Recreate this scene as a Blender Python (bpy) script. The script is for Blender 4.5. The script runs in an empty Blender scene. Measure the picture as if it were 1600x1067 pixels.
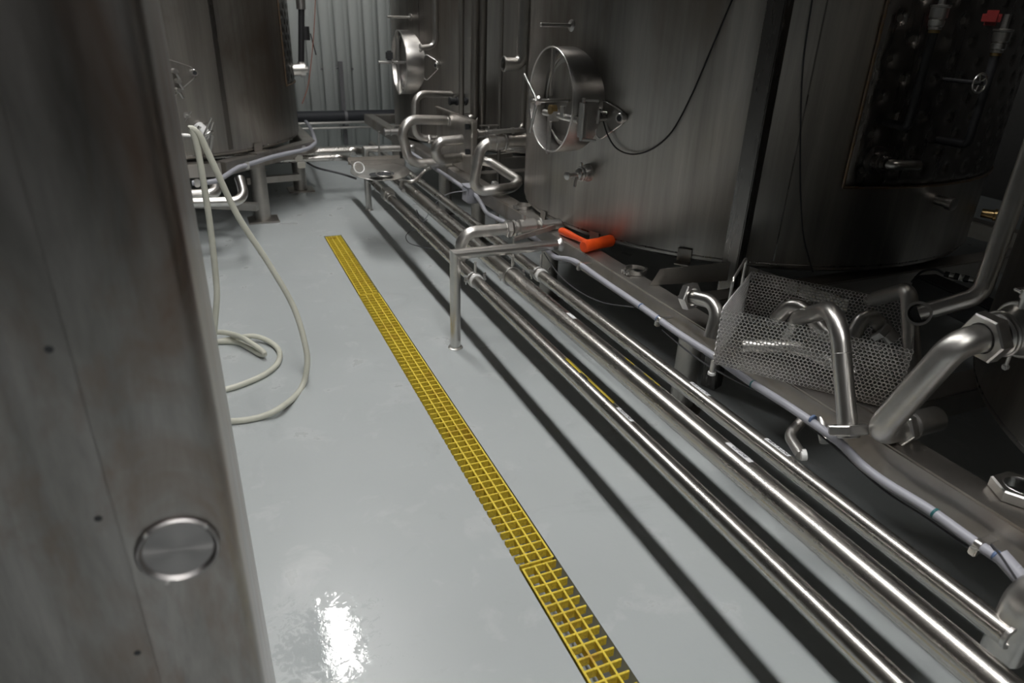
import bpy, bmesh, math, random
from mathutils import Vector as V, Matrix, noise
random.seed(4)
PI = math.pi
sc = bpy.context.scene
COL = sc.collection

# ------------------------------------------------------------------ camera
CAMH = 1.486
RX = V((0.91881687, -0.14366955, 0.3676066))      # rows: world = R @ (right, down, forward)
RY = V((-0.39334698, -0.40992926, 0.82294359))
RZ = V((0.03246077, -0.90073141, -0.4331619))
F = 1067.0
CP = V((0, 0, CAMH))

def ray(x, y):
    d = V((x - 800, y - 533.5, F))
    return V((RX.dot(d), RY.dot(d), RZ.dot(d)))
def onz(x, y, z):
    r = ray(x, y); return CP + r * ((z - CAMH) / r.z)
def onx(x, y, X):
    r = ray(x, y); return CP + r * (X / r.x)
def ony(x, y, Y):
    r = ray(x, y); return CP + r * (Y / r.y)
def oncyl(x, y, c, R):
    """point where the sight line through a pixel meets an upright round tank"""
    r = ray(x, y); a = r.x**2 + r.y**2; b = -2 * (r.x*c[0] + r.y*c[1]); k = c[0]**2 + c[1]**2 - R*R
    D = max(b*b - 4*a*k, 0.0)
    return CP + r * ((-b - math.sqrt(D)) / (2*a))

cam_d = bpy.data.cameras.new('camera'); cam = bpy.data.objects.new('camera', cam_d); COL.objects.link(cam)
right = V((RX.x, RY.x, RZ.x)); down = V((RX.y, RY.y, RZ.y)); fwd = V((RX.z, RY.z, RZ.z))
m = Matrix((right, -down, -fwd)).transposed().to_4x4(); m.translation = CP
cam.matrix_world = m
cam_d.sensor_width = 36.0; cam_d.lens = 36.0 * F / 1600; cam_d.clip_start = 0.02
cam_d.dof.use_dof = True; cam_d.dof.focus_distance = 2.45; cam_d.dof.aperture_fstop = 3.5
sc.camera = cam

# ------------------------------------------------------------------ materials
def mat(name):
    m = bpy.data.materials.new(name); m.use_nodes = True
    nt = m.node_tree; b = nt.nodes['Principled BSDF']
    return m, nt, b
def nd(nt, t, **k):
    n = nt.nodes.new(t)
    for a, v in k.items():
        if a.startswith('i_'):
            n.inputs[a[2:].replace('_', ' ')].default_value = v
        else: setattr(n, a, v)
    return n
def ramp(nt, src, stops, color=True):
    r = nt.nodes.new('ShaderNodeValToRGB')
    e = r.color_ramp.elements
    while len(e) < len(stops): e.new(0.5)
    for q, (p, c) in zip(e, stops):
        q.position = p
        q.color = (c, c, c, 1) if not isinstance(c, tuple) else (*c, 1)
    nt.links.new(src, r.inputs[0]); return r.outputs[0]
def coords(nt, scale=(1, 1, 1), obj=True):
    t = nt.nodes.new('ShaderNodeTexCoord'); mp = nt.nodes.new('ShaderNodeMapping')
    mp.inputs['Scale'].default_value = scale
    nt.links.new(t.outputs['Object' if obj else 'Generated'], mp.inputs[0]); return mp.outputs[0]
def nz(nt, vec, scale, detail=4, rough=0.6, dist=0):
    n = nt.nodes.new('ShaderNodeTexNoise'); n.inputs['Scale'].default_value = scale
    n.inputs['Detail'].default_value = detail; n.inputs['Roughness'].default_value = rough
    n.inputs['Distortion'].default_value = dist
    nt.links.new(vec, n.inputs['Vector']); return n.outputs[0]
def bump(nt, b, src, strength, dist=0.002):
    n = nt.nodes.new('ShaderNodeBump'); n.inputs['Strength'].default_value = strength; n.inputs['Distance'].default_value = dist
    nt.links.new(src, n.inputs['Height']); nt.links.new(n.outputs[0], b.inputs['Normal'])
def mixc(nt, fac, a, b_):
    n = nt.nodes.new('ShaderNodeMix'); n.data_type = 'RGBA'
    nt.links.new(fac, n.inputs[0])
    for s, v in ((6, a), (7, b_)):
        if isinstance(v, tuple): n.inputs[s].default_value = (*v, 1)
        else: nt.links.new(v, n.inputs[s])
    return n.outputs[2]

def metal(name, c1, c2, r1, r2, scale=(1, 1, 1), ns=6.0, fine=(220, 220, 4), fs=0.12, bs=0.0, stain=None):
    m, nt, b = mat(name)
    b.inputs['Metallic'].default_value = 1
    v = coords(nt, scale); n = nz(nt, v, ns, 6, 0.65, 0.3)
    col = mixc(nt, ramp(nt, n, [(0.32, 0.0), (0.68, 1.0)]), c1, c2)
    if stain:
        sv = coords(nt, (1.0, 1.0, 0.35)); sn = nz(nt, sv, stain[1], 5, 0.6, 0.8)
        col = mixc(nt, ramp(nt, sn, [(stain[2], 0.0), (stain[2] + 0.2, 1.0)]), col, stain[0])
    nt.links.new(col, b.inputs['Base Color'])
    fv = coords(nt, fine); fn = nz(nt, fv, 1.0, 3, 0.6)
    mth = nt.nodes.new('ShaderNodeMath'); mth.operation = 'MULTIPLY_ADD'
    nt.links.new(fn, mth.inputs[0]); mth.inputs[1].default_value = fs
    rr = nt.nodes.new('ShaderNodeMapRange'); rr.inputs[3].default_value = r1 - fs/2; rr.inputs[4].default_value = r2 - fs/2
    nt.links.new(n, rr.inputs[0]); nt.links.new(rr.outputs[0], mth.inputs[2])
    nt.links.new(mth.outputs[0], b.inputs['Roughness'])
    if bs: bump(nt, b, fn, bs, 0.001)
    return m

M = {}
M['tank'] = metal('brushed_tank_steel', (0.32, 0.305, 0.285), (0.47, 0.448, 0.418), 0.34, 0.44, (5, 5, 0.22), 2.6, (60, 60, 1.2), 0.16, 0.10, ((0.27, 0.225, 0.192), 1.6, 0.54))
M['tank_dark'] = metal('dimple_jacket_steel', (0.22, 0.212, 0.205), (0.30, 0.285, 0.275), 0.24, 0.32, (1, 1, 0.4), 2.5, (30, 30, 3), 0.1, 0.0)
M['steel'] = metal('polished_tube_steel', (0.56, 0.545, 0.52), (0.66, 0.645, 0.62), 0.28, 0.34, (1, 1, 1), 7, (90, 90, 90), 0.02, 0.0)
M['pipe'] = metal('long_pipe_steel', (0.50, 0.48, 0.452), (0.57, 0.55, 0.52), 0.25, 0.30, (1, 0.5, 1), 6, (120, 12, 120), 0.02, 0.0)
M['loop'] = metal('loop_tube_steel', (0.58, 0.565, 0.54), (0.70, 0.68, 0.65), 0.30, 0.42, (1, 1, 1), 14, (90, 90, 90), 0.1, 0.02)
M['frame'] = metal('satin_beam_steel', (0.42, 0.40, 0.372), (0.53, 0.505, 0.472), 0.36, 0.50, (1, 1, 1), 5, (40, 8, 60), 0.1, 0.06, ((0.34, 0.29, 0.24), 5, 0.56))
M['fitting'] = metal('cast_fitting_steel', (0.60, 0.59, 0.575), (0.70, 0.685, 0.665), 0.28, 0.36, (1, 1, 1), 12, (90, 90, 90), 0.02, 0.0)
M['satin'] = metal('satin_plate_steel', (0.36, 0.35, 0.335), (0.48, 0.465, 0.445), 0.27, 0.38, (1, 1, 1), 8, (60, 60, 60), 0.1, 0.0)
M['perf'] = metal('perforated_sheet_steel', (0.44, 0.435, 0.43), (0.56, 0.55, 0.54), 0.30, 0.42, (1, 1, 1), 20, (90, 90, 90), 0.1, 0.0)
M['cabinet'] = metal('worn_cabinet_steel', (0.23, 0.218, 0.207), (0.48, 0.46, 0.44), 0.26, 0.40, (2.2, 2.2, 0.35), 6.0, (60, 60, 2.5), 0.14, 0.12, ((0.26, 0.185, 0.145), 7.0, 0.50))
M['weld'] = metal('heat_tinted_weld', (0.34, 0.22, 0.12), (0.30, 0.25, 0.22), 0.35, 0.5, (1, 1, 1), 30)

def plain(name, c, rough=0.5, metallic=0, ns=0, c2=None, bs=0, coat=0, scale=(1, 1, 1)):
    m, nt, b = mat(name)
    b.inputs['Roughness'].default_value = rough; b.inputs['Metallic'].default_value = metallic
    b.inputs['Base Color'].default_value = (*c, 1)
    if coat: b.inputs['Coat Weight'].default_value = coat
    n = nz(nt, coords(nt, scale), ns or 25, 5, 0.6)
    c2 = c2 or tuple(x * 0.85 for x in c)
    nt.links.new(mixc(nt, ramp(nt, n, [(0.35, 0.0), (0.7, 1.0)]), c, c2), b.inputs['Base Color'])
    if bs: bump(nt, b, n, bs, 0.002)
    return m
m, nt, b = mat('spun_cap_steel'); M['spun'] = m
b.inputs['Metallic'].default_value = 1; b.inputs['Base Color'].default_value = (0.42, 0.405, 0.40, 1); b.inputs['Roughness'].default_value = 0.36
b.inputs['Anisotropic'].default_value = 0.9
tn = nt.nodes.new('ShaderNodeTangent'); tn.direction_type = 'RADIAL'; tn.axis = 'Y'; nt.links.new(tn.outputs[0], b.inputs['Tangent'])
M['black'] = plain('black_rubber', (0.02, 0.02, 0.022), 0.45)
M['blackpipe'] = plain('black_pipe_insulation', (0.030, 0.033, 0.040), 0.6, bs=0.2)
M['hose'] = plain('cream_white_hose', (0.66, 0.66, 0.57), 0.42, ns=9, c2=(0.55, 0.55, 0.47))
M['white'] = plain('white_plastic', (0.82, 0.82, 0.81), 0.4, c2=(0.74, 0.74, 0.73))
M['label'] = plain('white_label_tape', (0.80, 0.80, 0.82), 0.5, c2=(0.72, 0.72, 0.75))
M['ink'] = plain('black_marker_ink', (0.05, 0.05, 0.06), 0.6)
M['fadedink'] = plain('faded_marker_ink', (0.16, 0.16, 0.20), 0.6)
M['orange'] = plain('orange_urethane', (0.93, 0.10, 0.012), 0.42, ns=30, c2=(0.82, 0.075, 0.01), bs=0.1)
M['conduit'] = plain('grey_pvc_conduit', (0.42, 0.425, 0.475), 0.38, ns=5, c2=(0.36, 0.365, 0.41))
M['yellow'] = plain('yellow_paint', (0.80, 0.60, 0.03), 0.5)
M['teal'] = plain('teal_tape', (0.02, 0.14, 0.15), 0.5)
M['blue'] = plain('blue_tape', (0.12, 0.18, 0.32), 0.5)
M['red'] = plain('red_painted_handle', (0.16, 0.008, 0.007), 0.5)
M['wire'] = plain('rust_red_wire', (0.30, 0.10, 0.06), 0.5)
M['cable'] = plain('dark_grey_cable', (0.06, 0.06, 0.065), 0.5)
M['brass'] = plain('dull_brass', (0.42, 0.30, 0.14), 0.35, metallic=1)
M['darkpaint'] = plain('charcoal_paint', (0.035, 0.037, 0.04), 0.5)
M['strut'] = plain('galvanised_strut', (0.20, 0.20, 0.21), 0.5, metallic=0.4)
M['hall'] = plain('dark_hall_paint', (0.055, 0.054, 0.052), 0.8)
M['ceiling'] = plain('dark_ceiling_paint', (0.10, 0.10, 0.10), 0.9)

# yellow fibreglass grating with grit and dirt
m, nt, b = mat('yellow_fibreglass_grating'); M['grate'] = m
n = nz(nt, coords(nt), 140, 3, 0.7); n2 = nz(nt, coords(nt), 9, 5, 0.65)
c = mixc(nt, ramp(nt, n, [(0.45, 0.0), (0.75, 1.0)]), (0.82, 0.64, 0.06), (0.50, 0.35, 0.04))
c = mixc(nt, ramp(nt, n2, [(0.55, 0.0), (0.78, 1.0)]), c, (0.50, 0.27, 0.03))
nt.links.new(c, b.inputs['Base Color']); b.inputs['Roughness'].default_value = 0.55
bump(nt, b, n, 0.4, 0.001)

# grey epoxy floor with scuffs and one wet patch
m, nt, b = mat('grey_epoxy_floor'); M['floor'] = m
v = coords(nt); big = nz(nt, v, 0.9, 4, 0.5); mid = nz(nt, v, 5.0, 5, 0.6, 0.5); fine = nz(nt, v, 70, 4, 0.6)
c = mixc(nt, ramp(nt, big, [(0.35, 0.0), (0.7, 1.0)]), (0.455, 0.485, 0.49), (0.40, 0.43, 0.435))
c = mixc(nt, ramp(nt, mid, [(0.56, 0.0), (0.70, 0.8)]), c, (0.52, 0.54, 0.545))
lt_ = nz(nt, coords(nt, (1, 1, 1)), 2.2, 6, 0.7, 1.5)
c = mixc(nt, ramp(nt, lt_, [(0.30, 0.5), (0.42, 0.0)]), c, (0.37, 0.395, 0.40))
ws = nt.nodes.new('ShaderNodeTexCoord')
g = nt.nodes.new('ShaderNodeSeparateXYZ'); nt.links.new(ws.outputs['Object'], g.inputs[0])
nt.links.new(c, b.inputs['Base Color'])
WX, WY = 0.09, 1.33
def mth(op, a, c2):
    q = nt.nodes.new('ShaderNodeMath'); q.operation = op
    for i, s in enumerate((a, c2)):
        if isinstance(s, (int, float)): q.inputs[i].default_value = s
        else: nt.links.new(s, q.inputs[i])
    return q.outputs[0]
dx = mth('DIVIDE', mth('SUBTRACT', g.outputs[0], WX), 0.21); dy = mth('DIVIDE', mth('SUBTRACT', g.outputs[1], WY), 0.24)
dist = mth('SQRT', mth('ADD', mth('MULTIPLY', dx, dx), mth('MULTIPLY', dy, dy)), 0)
wn = nz(nt, coords(nt, (1, 1, 1)), 26, 6, 0.72, 1.2)
wet = mth('SUBTRACT', mth('ADD', mth('MULTIPLY', wn, 2.6), -0.75), dist)
wetm = ramp(nt, wet, [(0.0, 0.0), (0.10, 1.0)])
scuff = ramp(nt, mid, [(0.60, 0.0), (0.70, 1.0)])
rr = ramp(nt, fine, [(0.3, 0.30), (0.7, 0.38)])
r2 = mixc(nt, scuff, rr, (0.23, 0.23, 0.23))
r3 = mixc(nt, wetm, r2, (0.035, 0.035, 0.035))
nt.links.new(r3, b.inputs['Roughness'])
b.inputs['Specular IOR Level'].default_value = 0.45
bn = nt.nodes.new('ShaderNodeBump'); bn.inputs['Strength'].default_value = 0.25; bn.inputs['Distance'].default_value = 0.002
hh = mth('ADD', mth('MULTIPLY', fine, 0.25), mth('MULTIPLY', nz(nt, v, 22, 4, 0.6), 0.9))
nt.links.new(hh, bn.inputs['Height']); nt.links.new(bn.outputs[0], b.inputs['Normal'])

m, nt, b = mat('pale_corrugated_wall'); M['wall'] = m
n = nz(nt, coords(nt, (3, 3, 0.4)), 3, 4, 0.6)
nt.links.new(mixc(nt, n, (0.70, 0.74, 0.72), (0.78, 0.81, 0.79)), b.inputs['Base Color'])
b.inputs['Roughness'].default_value = 0.5

def emit(name, col, s):
    m = bpy.data.materials.new(name); m.use_nodes = True; nt = m.node_tree
    nt.nodes.remove(nt.nodes['Principled BSDF'])
    e = nt.nodes.new('ShaderNodeEmission'); e.inputs[0].default_value = (*col, 1); e.inputs[1].default_value = s
    nt.links.new(e.outputs[0], nt.nodes['Material Output'].inputs[0]); return m
M['lamp'] = emit('lamp_diffuser', (1.0, 0.985, 0.96), 48.0)

# ------------------------------------------------------------------ mesh builder
def frame_of(d):
    d = d.normalized()
    u = d.cross(V((0, 0, 1)))
    if u.length < 1e-3: u = d.cross(V((0, 1, 0)))
    u.normalize(); return u, d.cross(u).normalized()

def fillet(pts, R, n=8):
    pts = [V(p) for p in pts]; out = [pts[0]]
    for i in range(1, len(pts) - 1):
        a, p, c = pts[i-1], pts[i], pts[i+1]
        d1 = (a - p); d2 = (c - p); l1, l2 = d1.length, d2.length
        d1.normalize(); d2.normalize()
        ang = d1.angle(d2)
        if ang > PI - 0.03 or R <= 0: out.append(p); continue
        t = min(R / math.tan(ang / 2), l1 * 0.49, l2 * 0.49); r = t * math.tan(ang / 2)
        bis = (d1 + d2).normalized(); cc = p + bis * (r / math.sin(ang / 2))
        s = p + d1 * t - cc; e = p + d2 * t - cc
        tot = s.angle(e); ax = s.cross(e).normalized()
        for k in range(n + 1):
            out.append(cc + Matrix.Rotation(tot * k / n, 3, ax) @ s)
    out.append(pts[-1]); return out

def smooth_path(pts, n=6):
    P = [V(p) for p in pts]; P = [2*P[0] - P[1]] + P + [2*P[-1] - P[-2]]; out = []
    for i in range(1, len(P) - 2):
        for k in range(n):
            t = k / n; a, b, c, d = P[i-1], P[i], P[i+1], P[i+2]
            out.append(0.5 * ((2*b) + (c - a)*t + (2*a - 5*b + 4*c - d)*t*t + (3*b - a - 3*c + d)*t**3))
    out.append(P[-2]); return out

LOC = {}
class MB:
    def __init__(s): s.v = []; s.f = []
    def add(s, vs, fs):
        o = len(s.v); s.v += [V(q) for q in vs]; s.f += [tuple(i + o for i in f) for f in fs]; return s
    def box(s, c, size, rot=None, bev=0.0):
        c = V(c); x, y, z = [k / 2 for k in size]
        if bev <= 0:
            vs = [V((i*x, j*y, k*z)) for i in (-1, 1) for j in (-1, 1) for k in (-1, 1)]
            fs = [(0, 1, 3, 2), (4, 6, 7, 5), (0, 4, 5, 1), (2, 3, 7, 6), (0, 2, 6, 4), (1, 5, 7, 3)]
        else:
            bm = bmesh.new(); bmesh.ops.create_cube(bm, size=1.0, matrix=Matrix.Diagonal((2*x, 2*y, 2*z, 1)))
            bmesh.ops.bevel(bm, geom=bm.edges[:], offset=min(bev, x*0.9, y*0.9, z*0.9), segments=2, affect='EDGES')
            bm.verts.ensure_lookup_table(); vs = [q.co.copy() for q in bm.verts]; fs = [tuple(w.index for w in f.verts) for f in bm.faces]; bm.free()
        if rot is not None: vs = [rot @ q for q in vs]
        return s.add([q + c for q in vs], fs)
    def bar(s, a, b, w, h, up=(0, 0, 1), bev=0.0):
        """box from a to b, width w sideways and height h along up"""
        a, b = V(a), V(b); d = (b - a); L = d.length; d.normalize(); up = V(up)
        side = d.cross(up).normalized(); up = side.cross(d).normalized()
        rot = Matrix((side, d, up)).transposed()
        return s.box((a + b) / 2, (w, L, h), rot, bev)
    def tube(s, pts, r, seg=20, caps=True, closed=False, r_fn=None):
        pts = [V(p) for p in pts]; n = len(pts)
        tang = []
        for i in range(n):
            if closed: t = pts[(i+1) % n] - pts[i-1]
            else: t = pts[min(i+1, n-1)] - pts[max(i-1, 0)]
            tang.append(t.normalized())
        u, _ = frame_of(tang[0]); vs = []
        for i in range(n):
            if i:
                ax = tang[i-1].cross(tang[i])
                if ax.length > 1e-7: u = Matrix.Rotation(tang[i-1].angle(tang[i]), 3, ax.normalized()) @ u
            u = (u - tang[i] * u.dot(tang[i])).normalized(); w = tang[i].cross(u)
            rr = r_fn(i / (n - 1)) if r_fn else r
            vs += [pts[i] + (u * math.cos(2*PI*k/seg) + w * math.sin(2*PI*k/seg)) * rr for k in range(seg)]
        fs = []
        for i in range(n if closed else n - 1):
            for k in range(seg):
                a = i*seg + k; b = i*seg + (k+1) % seg; j = ((i+1) % n)*seg
                fs.append((a, b, j + (k+1) % seg, j + k))
        if caps and not closed:
            fs.append(tuple(range(seg))[::-1]); fs.append(tuple((n-1)*seg + k for k in range(seg)))
        return s.add(vs, fs)
    def lathe(s, o, d, prof, seg=28, closed=False):
        """prof: list of (distance along d, radius)"""
        o = V(o); d = V(d).normalized(); u, w = frame_of(d); vs = []
        for t, r in prof:
            vs += [o + d*t + (u*math.cos(2*PI*k/seg) + w*math.sin(2*PI*k/seg))*max(r, 1e-5) for k in range(seg)]
        fs = []; n = len(prof)
        for i in range(n if closed else n - 1):
            for k in range(seg):
                j = (i+1) % n
                fs.append((i*seg+k, i*seg+(k+1) % seg, j*seg+(k+1) % seg, j*seg+k))
        if not closed:
            if prof[0][1] > 1e-4: fs.append(tuple(range(seg))[::-1])
            if prof[-1][1] > 1e-4: fs.append(tuple((n-1)*seg+k for k in range(seg)))
        return s.add(vs, fs)
    def cyl(s, a, b, r, r2=None, seg=24):
        a, b = V(a), V(b); return s.lathe(a, b - a, [(0, r), ((b-a).length, r if r2 is None else r2)], seg)
    def ring(s, o, d, ro, ri, L, seg=36):
        c = min(0.15*(ro-ri), 0.002)
        return s.lathe(o, d, [(0, ri), (0, ro-c), (c, ro), (L-c, ro), (L, ro-c), (L, ri)], seg, closed=True)
    def torus(s, o, d, R, r, seg=40, rs=10):
        d = V(d).normalized(); u, w = frame_of(d)
        return s.tube([V(o) + (u*math.cos(2*PI*k/seg) + w*math.sin(2*PI*k/seg))*R for k in range(seg)], r, rs, closed=True)
    def hexnut(s, o, d, af, L, hole=0.0, phase=0.0):
        o = V(o); d = V(d).normalized(); u, w = frame_of(d); R = af / math.sqrt(3); ch = L*0.12
        vs = []
        for t, rr in ((0, 0.93), (ch, 1), (L-ch, 1), (L, 0.93)):
            vs += [o + d*t + (u*math.cos(phase+k*PI/3) + w*math.sin(phase+k*PI/3))*R*rr for k in range(6)]
        fs = [(i*6+k, i*6+(k+1) % 6, i*6+6+(k+1) % 6, i*6+6+k) for i in range(3) for k in range(6)]
        if hole <= 0:
            fs += [tuple(range(5, -1, -1)), tuple(range(18, 24))]
            return s.add(vs, fs)
        S = 24
        for t, base in ((0, 0), (L, 18)):
            st = len(vs)
            vs += [o + d*t + (u*math.cos(phase+2*PI*k/S) + w*math.sin(phase+2*PI*k/S))*hole for k in range(S)]
            for k in range(6):
                a, b2 = base + k, base + (k+1) % 6
                for j in range(4):
                    p, q = st + 4*k + j, st + (4*k + j + 1) % S
                    if j == 3: fs.append((p, q, b2))
                    elif j == 1: fs.append((a, p, q)); 
                    elif j == 0: fs.append((a, p, q))
                    else: fs.append((a, p, q, b2))
        i0, i1 = 24, 24 + S
        fs += [(i0+k, i1+k, i1+(k+1) % S, i0+(k+1) % S) for k in range(S)]
        return s.add(vs, fs)
    def prism(s, poly, off):
        n = len(poly); off = V(off); vs = [V(p) for p in poly] + [V(p) + off for p in poly]
        return s.add(vs, [tuple(range(n))[::-1], tuple(range(n, 2*n))] + [(k, (k+1) % n, n+(k+1) % n, n+k) for k in range(n)])
    def build(s, name, mt, parent=None, ang=35, base=None):
        me = bpy.data.meshes.new(name)
        if parent is not None: lo = LOC[parent.name]
        elif base is not None: lo = V(base)
        else:
            xs = [q.x for q in s.v]; ys = [q.y for q in s.v]; zs = [q.z for q in s.v]
            lo = V(((min(xs)+max(xs))/2, (min(ys)+max(ys))/2, min(zs)))
        me.from_pydata([q - lo for q in s.v], [], s.f); me.materials.append(M[mt])
        bm = bmesh.new(); bm.from_mesh(me); bmesh.ops.recalc_face_normals(bm, faces=bm.faces); bm.to_mesh(me); bm.free()
        me.polygons.foreach_set('use_smooth', [True] * len(me.polygons))
        me.set_sharp_from_angle(angle=math.radians(ang))
        o = bpy.data.objects.new(name, me); COL.objects.link(o)
        if parent is not None: o.parent = parent
        else: o.location = lo
        LOC[o.name] = lo; return o

def tag(o, label, cat, group=None, kind=None):
    o['label'] = label; o['category'] = cat
    if group: o['group'] = group
    if kind: o['kind'] = kind
    return o
def thing(name, label, cat, loc, group=None):
    o = bpy.data.objects.new(name, None); COL.objects.link(o); o.location = V(loc); o.empty_display_size = 0.05
    LOC[o.name] = V(loc); return tag(o, label, cat, group)
def lab(o, t): o['label'] = t; return o
def structure(o): o['kind'] = 'structure'; return o

# ------------------------------------------------------------------ the room
GX0, GX1, GY0, GY1 = 0.668, 0.792, -1.2, 4.872       # drain slot
FX0, FX1, FY0, FY1 = -5.0, 7.0, -3.0, 8.42
b = MB()
for (x0, x1, y0, y1) in ((FX0, GX0, FY0, FY1), (GX1, FX1, FY0, FY1), (GX0, GX1, GY1, FY1), (GX0, GX1, FY0, GY0)):
    b.box(((x0+x1)/2, (y0+y1)/2, -0.075), (x1-x0, y1-y0, 0.15))
b.box(((GX0+GX1)/2, (GY0+GY1)/2, -0.165), (GX1-GX0+0.1, GY1-GY0+0.1, 0.03))
structure(b.build('floor', 'floor', base=(0, 0, 0)))
b = MB()                                              # raised kerb bead along the slot
# back wall: ribbed cladding
yw = 8.40; prof = []; x = FX0; P = 0.162
while x < FX1:
    prof += [(x, 0), (x + P*0.55, 0), (x + P*0.58, 0.003), (x + P*0.62, 0.003), (x + P*0.65, 0), (x + P*0.88, 0), (x + P*0.90, 0.013), (x + P*0.96, 0.013)]; x += P
vs = []; fs = []
for (px, dy) in prof: vs += [V((px, yw + dy, 0)), V((px, yw + dy, 5.2))]
for i in range(len(prof) - 1): fs.append((2*i, 2*i+2, 2*i+3, 2*i+1))
b = MB().add(vs, fs); o = b.build('wall_back', 'wall', base=(0, yw, 0), ang=15); structure(o)
md = o.modifiers.new('thickness', 'SOLIDIFY'); md.thickness = 0.03; md.offset = 1
structure(MB().box((FX0-0.05, 2.7, 2.6), (0.1, 11.6, 5.2)).build('wall_left', 'hall'))
structure(MB().box((FX1+0.05, 2.7, 2.6), (0.1, 11.6, 5.2)).build('wall_right', 'hall'))
structure(MB().box((1, FY0-0.05, 2.6), (12.2, 0.1, 5.2)).build('wall_front', 'hall'))
structure(MB().box((1, 2.7, 5.25), (12.2, 11.6, 0.1)).build('ceiling', 'ceiling'))

# strip lamps over the aisle; the near one is added to brighten the cabinet
for k, yy in enumerate((-1.5, 1.8, 5.0)):
    t = thing('strip_lamp', ['long ceiling strip lamp over the near end of the aisle', 'long ceiling strip lamp over the middle of the aisle', 'long ceiling strip lamp over the far end of the aisle'][k], 'lamp', (0.55, yy, 4.5), 'strip lamps over the aisle')
    MB().box((0.55, yy, 4.55), (0.30, 2.4, 0.08), bev=0.01).build('housing', 'strut', t)
    MB().box((0.55, yy, 4.50), (0.24, 2.34, 0.02)).build('diffuser', 'lamp', t)
    for s in (-0.9, 0.9): MB().cyl((0.55, yy+s, 4.58), (0.55, yy+s, 5.2), 0.004).build('hanger_rod', 'strut', t)

structure(MB().box((1.33, 0.3, 2.75), (0.54, 6.4, 0.30), bev=0.01).build('trim_1', 'hall'))      # unseen box added overhead to shade the floor under the right tanks

# ------------------------------------------------------------------ yellow drain grates
PIT = 0.038; BW = 0.0065
def grate(y0, y1, solid, label):
    t = thing('drain_grate', label, 'grate', (0.73, (y0+y1)/2, -0.032), 'yellow grates over the floor drain')
    W = 3*PIT + 0.003 - 0.004; xa = 0.675; xb = xa + W
    if solid == 'left': xs = [xa + BW/2, xa + BW/2 + PIT, xa + BW/2 + 2*PIT]
    else: xs = [xb - BW/2, xb - BW/2 - PIT, xb - BW/2 - 2*PIT]
    b = MB()
    for x in xs: b.box((x, (y0+y1)/2, -0.0145), (BW, y1-y0, 0.029), bev=0.0012)
    b.build('long_bars', 'grate', t)
    n = int(round((y1-y0-BW)/PIT)); st = (y1-y0-BW)/n; b = MB()
    for i in range(n+1): b.box(((xa+xb)/2, y0+BW/2+i*st, -0.015), (W, BW, 0.029), bev=0.0012)
    b.build('cross_bars', 'grate', t)
    return t
grate(3.685, 4.862, 'left', 'farthest yellow floor grate, the short piece at the end of the drain')
grate(1.392, 3.675, 'right', 'middle yellow floor grate, the longest piece with its open edge to the left')
grate(-0.4, 1.382, 'left', 'nearest yellow floor grate, running out of the bottom of the photo')

# ------------------------------------------------------------------ foreground cabinet
CY = 0.75; CX = -0.036
t = thing('steel_cabinet', 'tall blurred stainless steel cabinet filling the left foreground', 'cabinet', (-0.6, 1.0, 0))
def rrect(x0, x1, y0, y1, r, n=6):
    out = []
    for cx, cy, a in ((x1-r, y0+r, -PI/2), (x1-r, y1-r, 0), (x0+r, y1-r, PI/2), (x0+r, y0+r, PI)):
        for k in range(n+1): out.append(V((cx + r*math.cos(a + k*PI/2/n), cy + r*math.sin(a + k*PI/2/n), 0)))
    return out
MB().prism(rrect(-1.25, CX, CY, 1.27, 0.022), (0, 0, 2.3)).build('body', 'cabinet', t)
MB().box((-0.705, CY-0.0015, 1.15), (1.09, 0.003, 2.26), bev=0.001).build('front_panel', 'cabinet', t)
for k, (px, py) in enumerate(((2, 205), (82, 545), (155, 810), (215, 1020))):
    p = ony(px, py, CY-0.003); p.x = -0.177
    lab(MB().lathe(p + V((0, 0.0015, 0)), (0, -1, 0), [(0, 0.0042), (0.0016, 0.0042), (0.002, 0.0036), (0.0021, 0)], 16).build('rivet_hole', 'darkpaint', t), 'small dark screw hole')
c = ony(279, 858, CY-0.001)
o = MB().lathe(c + V((0, 0.003, 0)), (0, -1, 0), [(0, 0.048), (0.006, 0.048), (0.009, 0.0455), (0.009, 0.0435), (0.004, 0.0395), (0.0035, 0.0)], 48).build('round_cap', 'spun', t)
lab(o, 'round polished steel cap set in the cabinet front')
for a in (40, 130, 245): MB().cyl(c + V((0.0465*math.cos(math.radians(a)), -0.003, 0.0465*math.sin(math.radians(a)))), c + V((0.0465*math.cos(math.radians(a)), -0.0075, 0.0465*math.sin(math.radians(a)))), 0.0026).build('cap_screw', 'fitting', t)

# ------------------------------------------------------------------ tanks
TA = (2.80, 3.18, 1.22); TD = (2.83, 0.18, 1.22); TE = (2.75, 5.95, 1.22); TC = (-0.47, 6.33, 1.20)
def tank(c, z0, label, seam=None, sw=0.006):
    cx, cy, R = c
    t = thing('storage_tank', label, 'tank', (cx, cy, z0 - 0.02))
    b = MB(); b.lathe((cx, cy, z0-0.02), (0, 0, 1), [(0, 0.05), (0.0, R-0.06), (0.004, R-0.03), (0.02, R-0.004), (0.032, R), (2.1, R), (2.3, R*0.75), (2.42, 0.12), (2.44, 0.0)], 160)
    b.build('shell', 'tank', t, ang=25)
    b = MB(); b.ring((cx, cy, z0+0.012), (0, 0, 1), R+0.0012, R-0.01, 0.008, 160); b.build('bottom_weld', 'tank_dark', t)
    for a in (seam or []):
        a = math.radians(a); b = MB()
        b.bar((cx+(R+.0005)*math.cos(a), cy+(R+.0005)*math.sin(a), z0+0.03), (cx+(R+.0005)*math.cos(a), cy+(R+.0005)*math.sin(a), z0+2.05), sw, 0.003, up=(math.cos(a), math.sin(a), 0))
        b.build('seam_weld', 'tank_dark', t)
    return t
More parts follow.
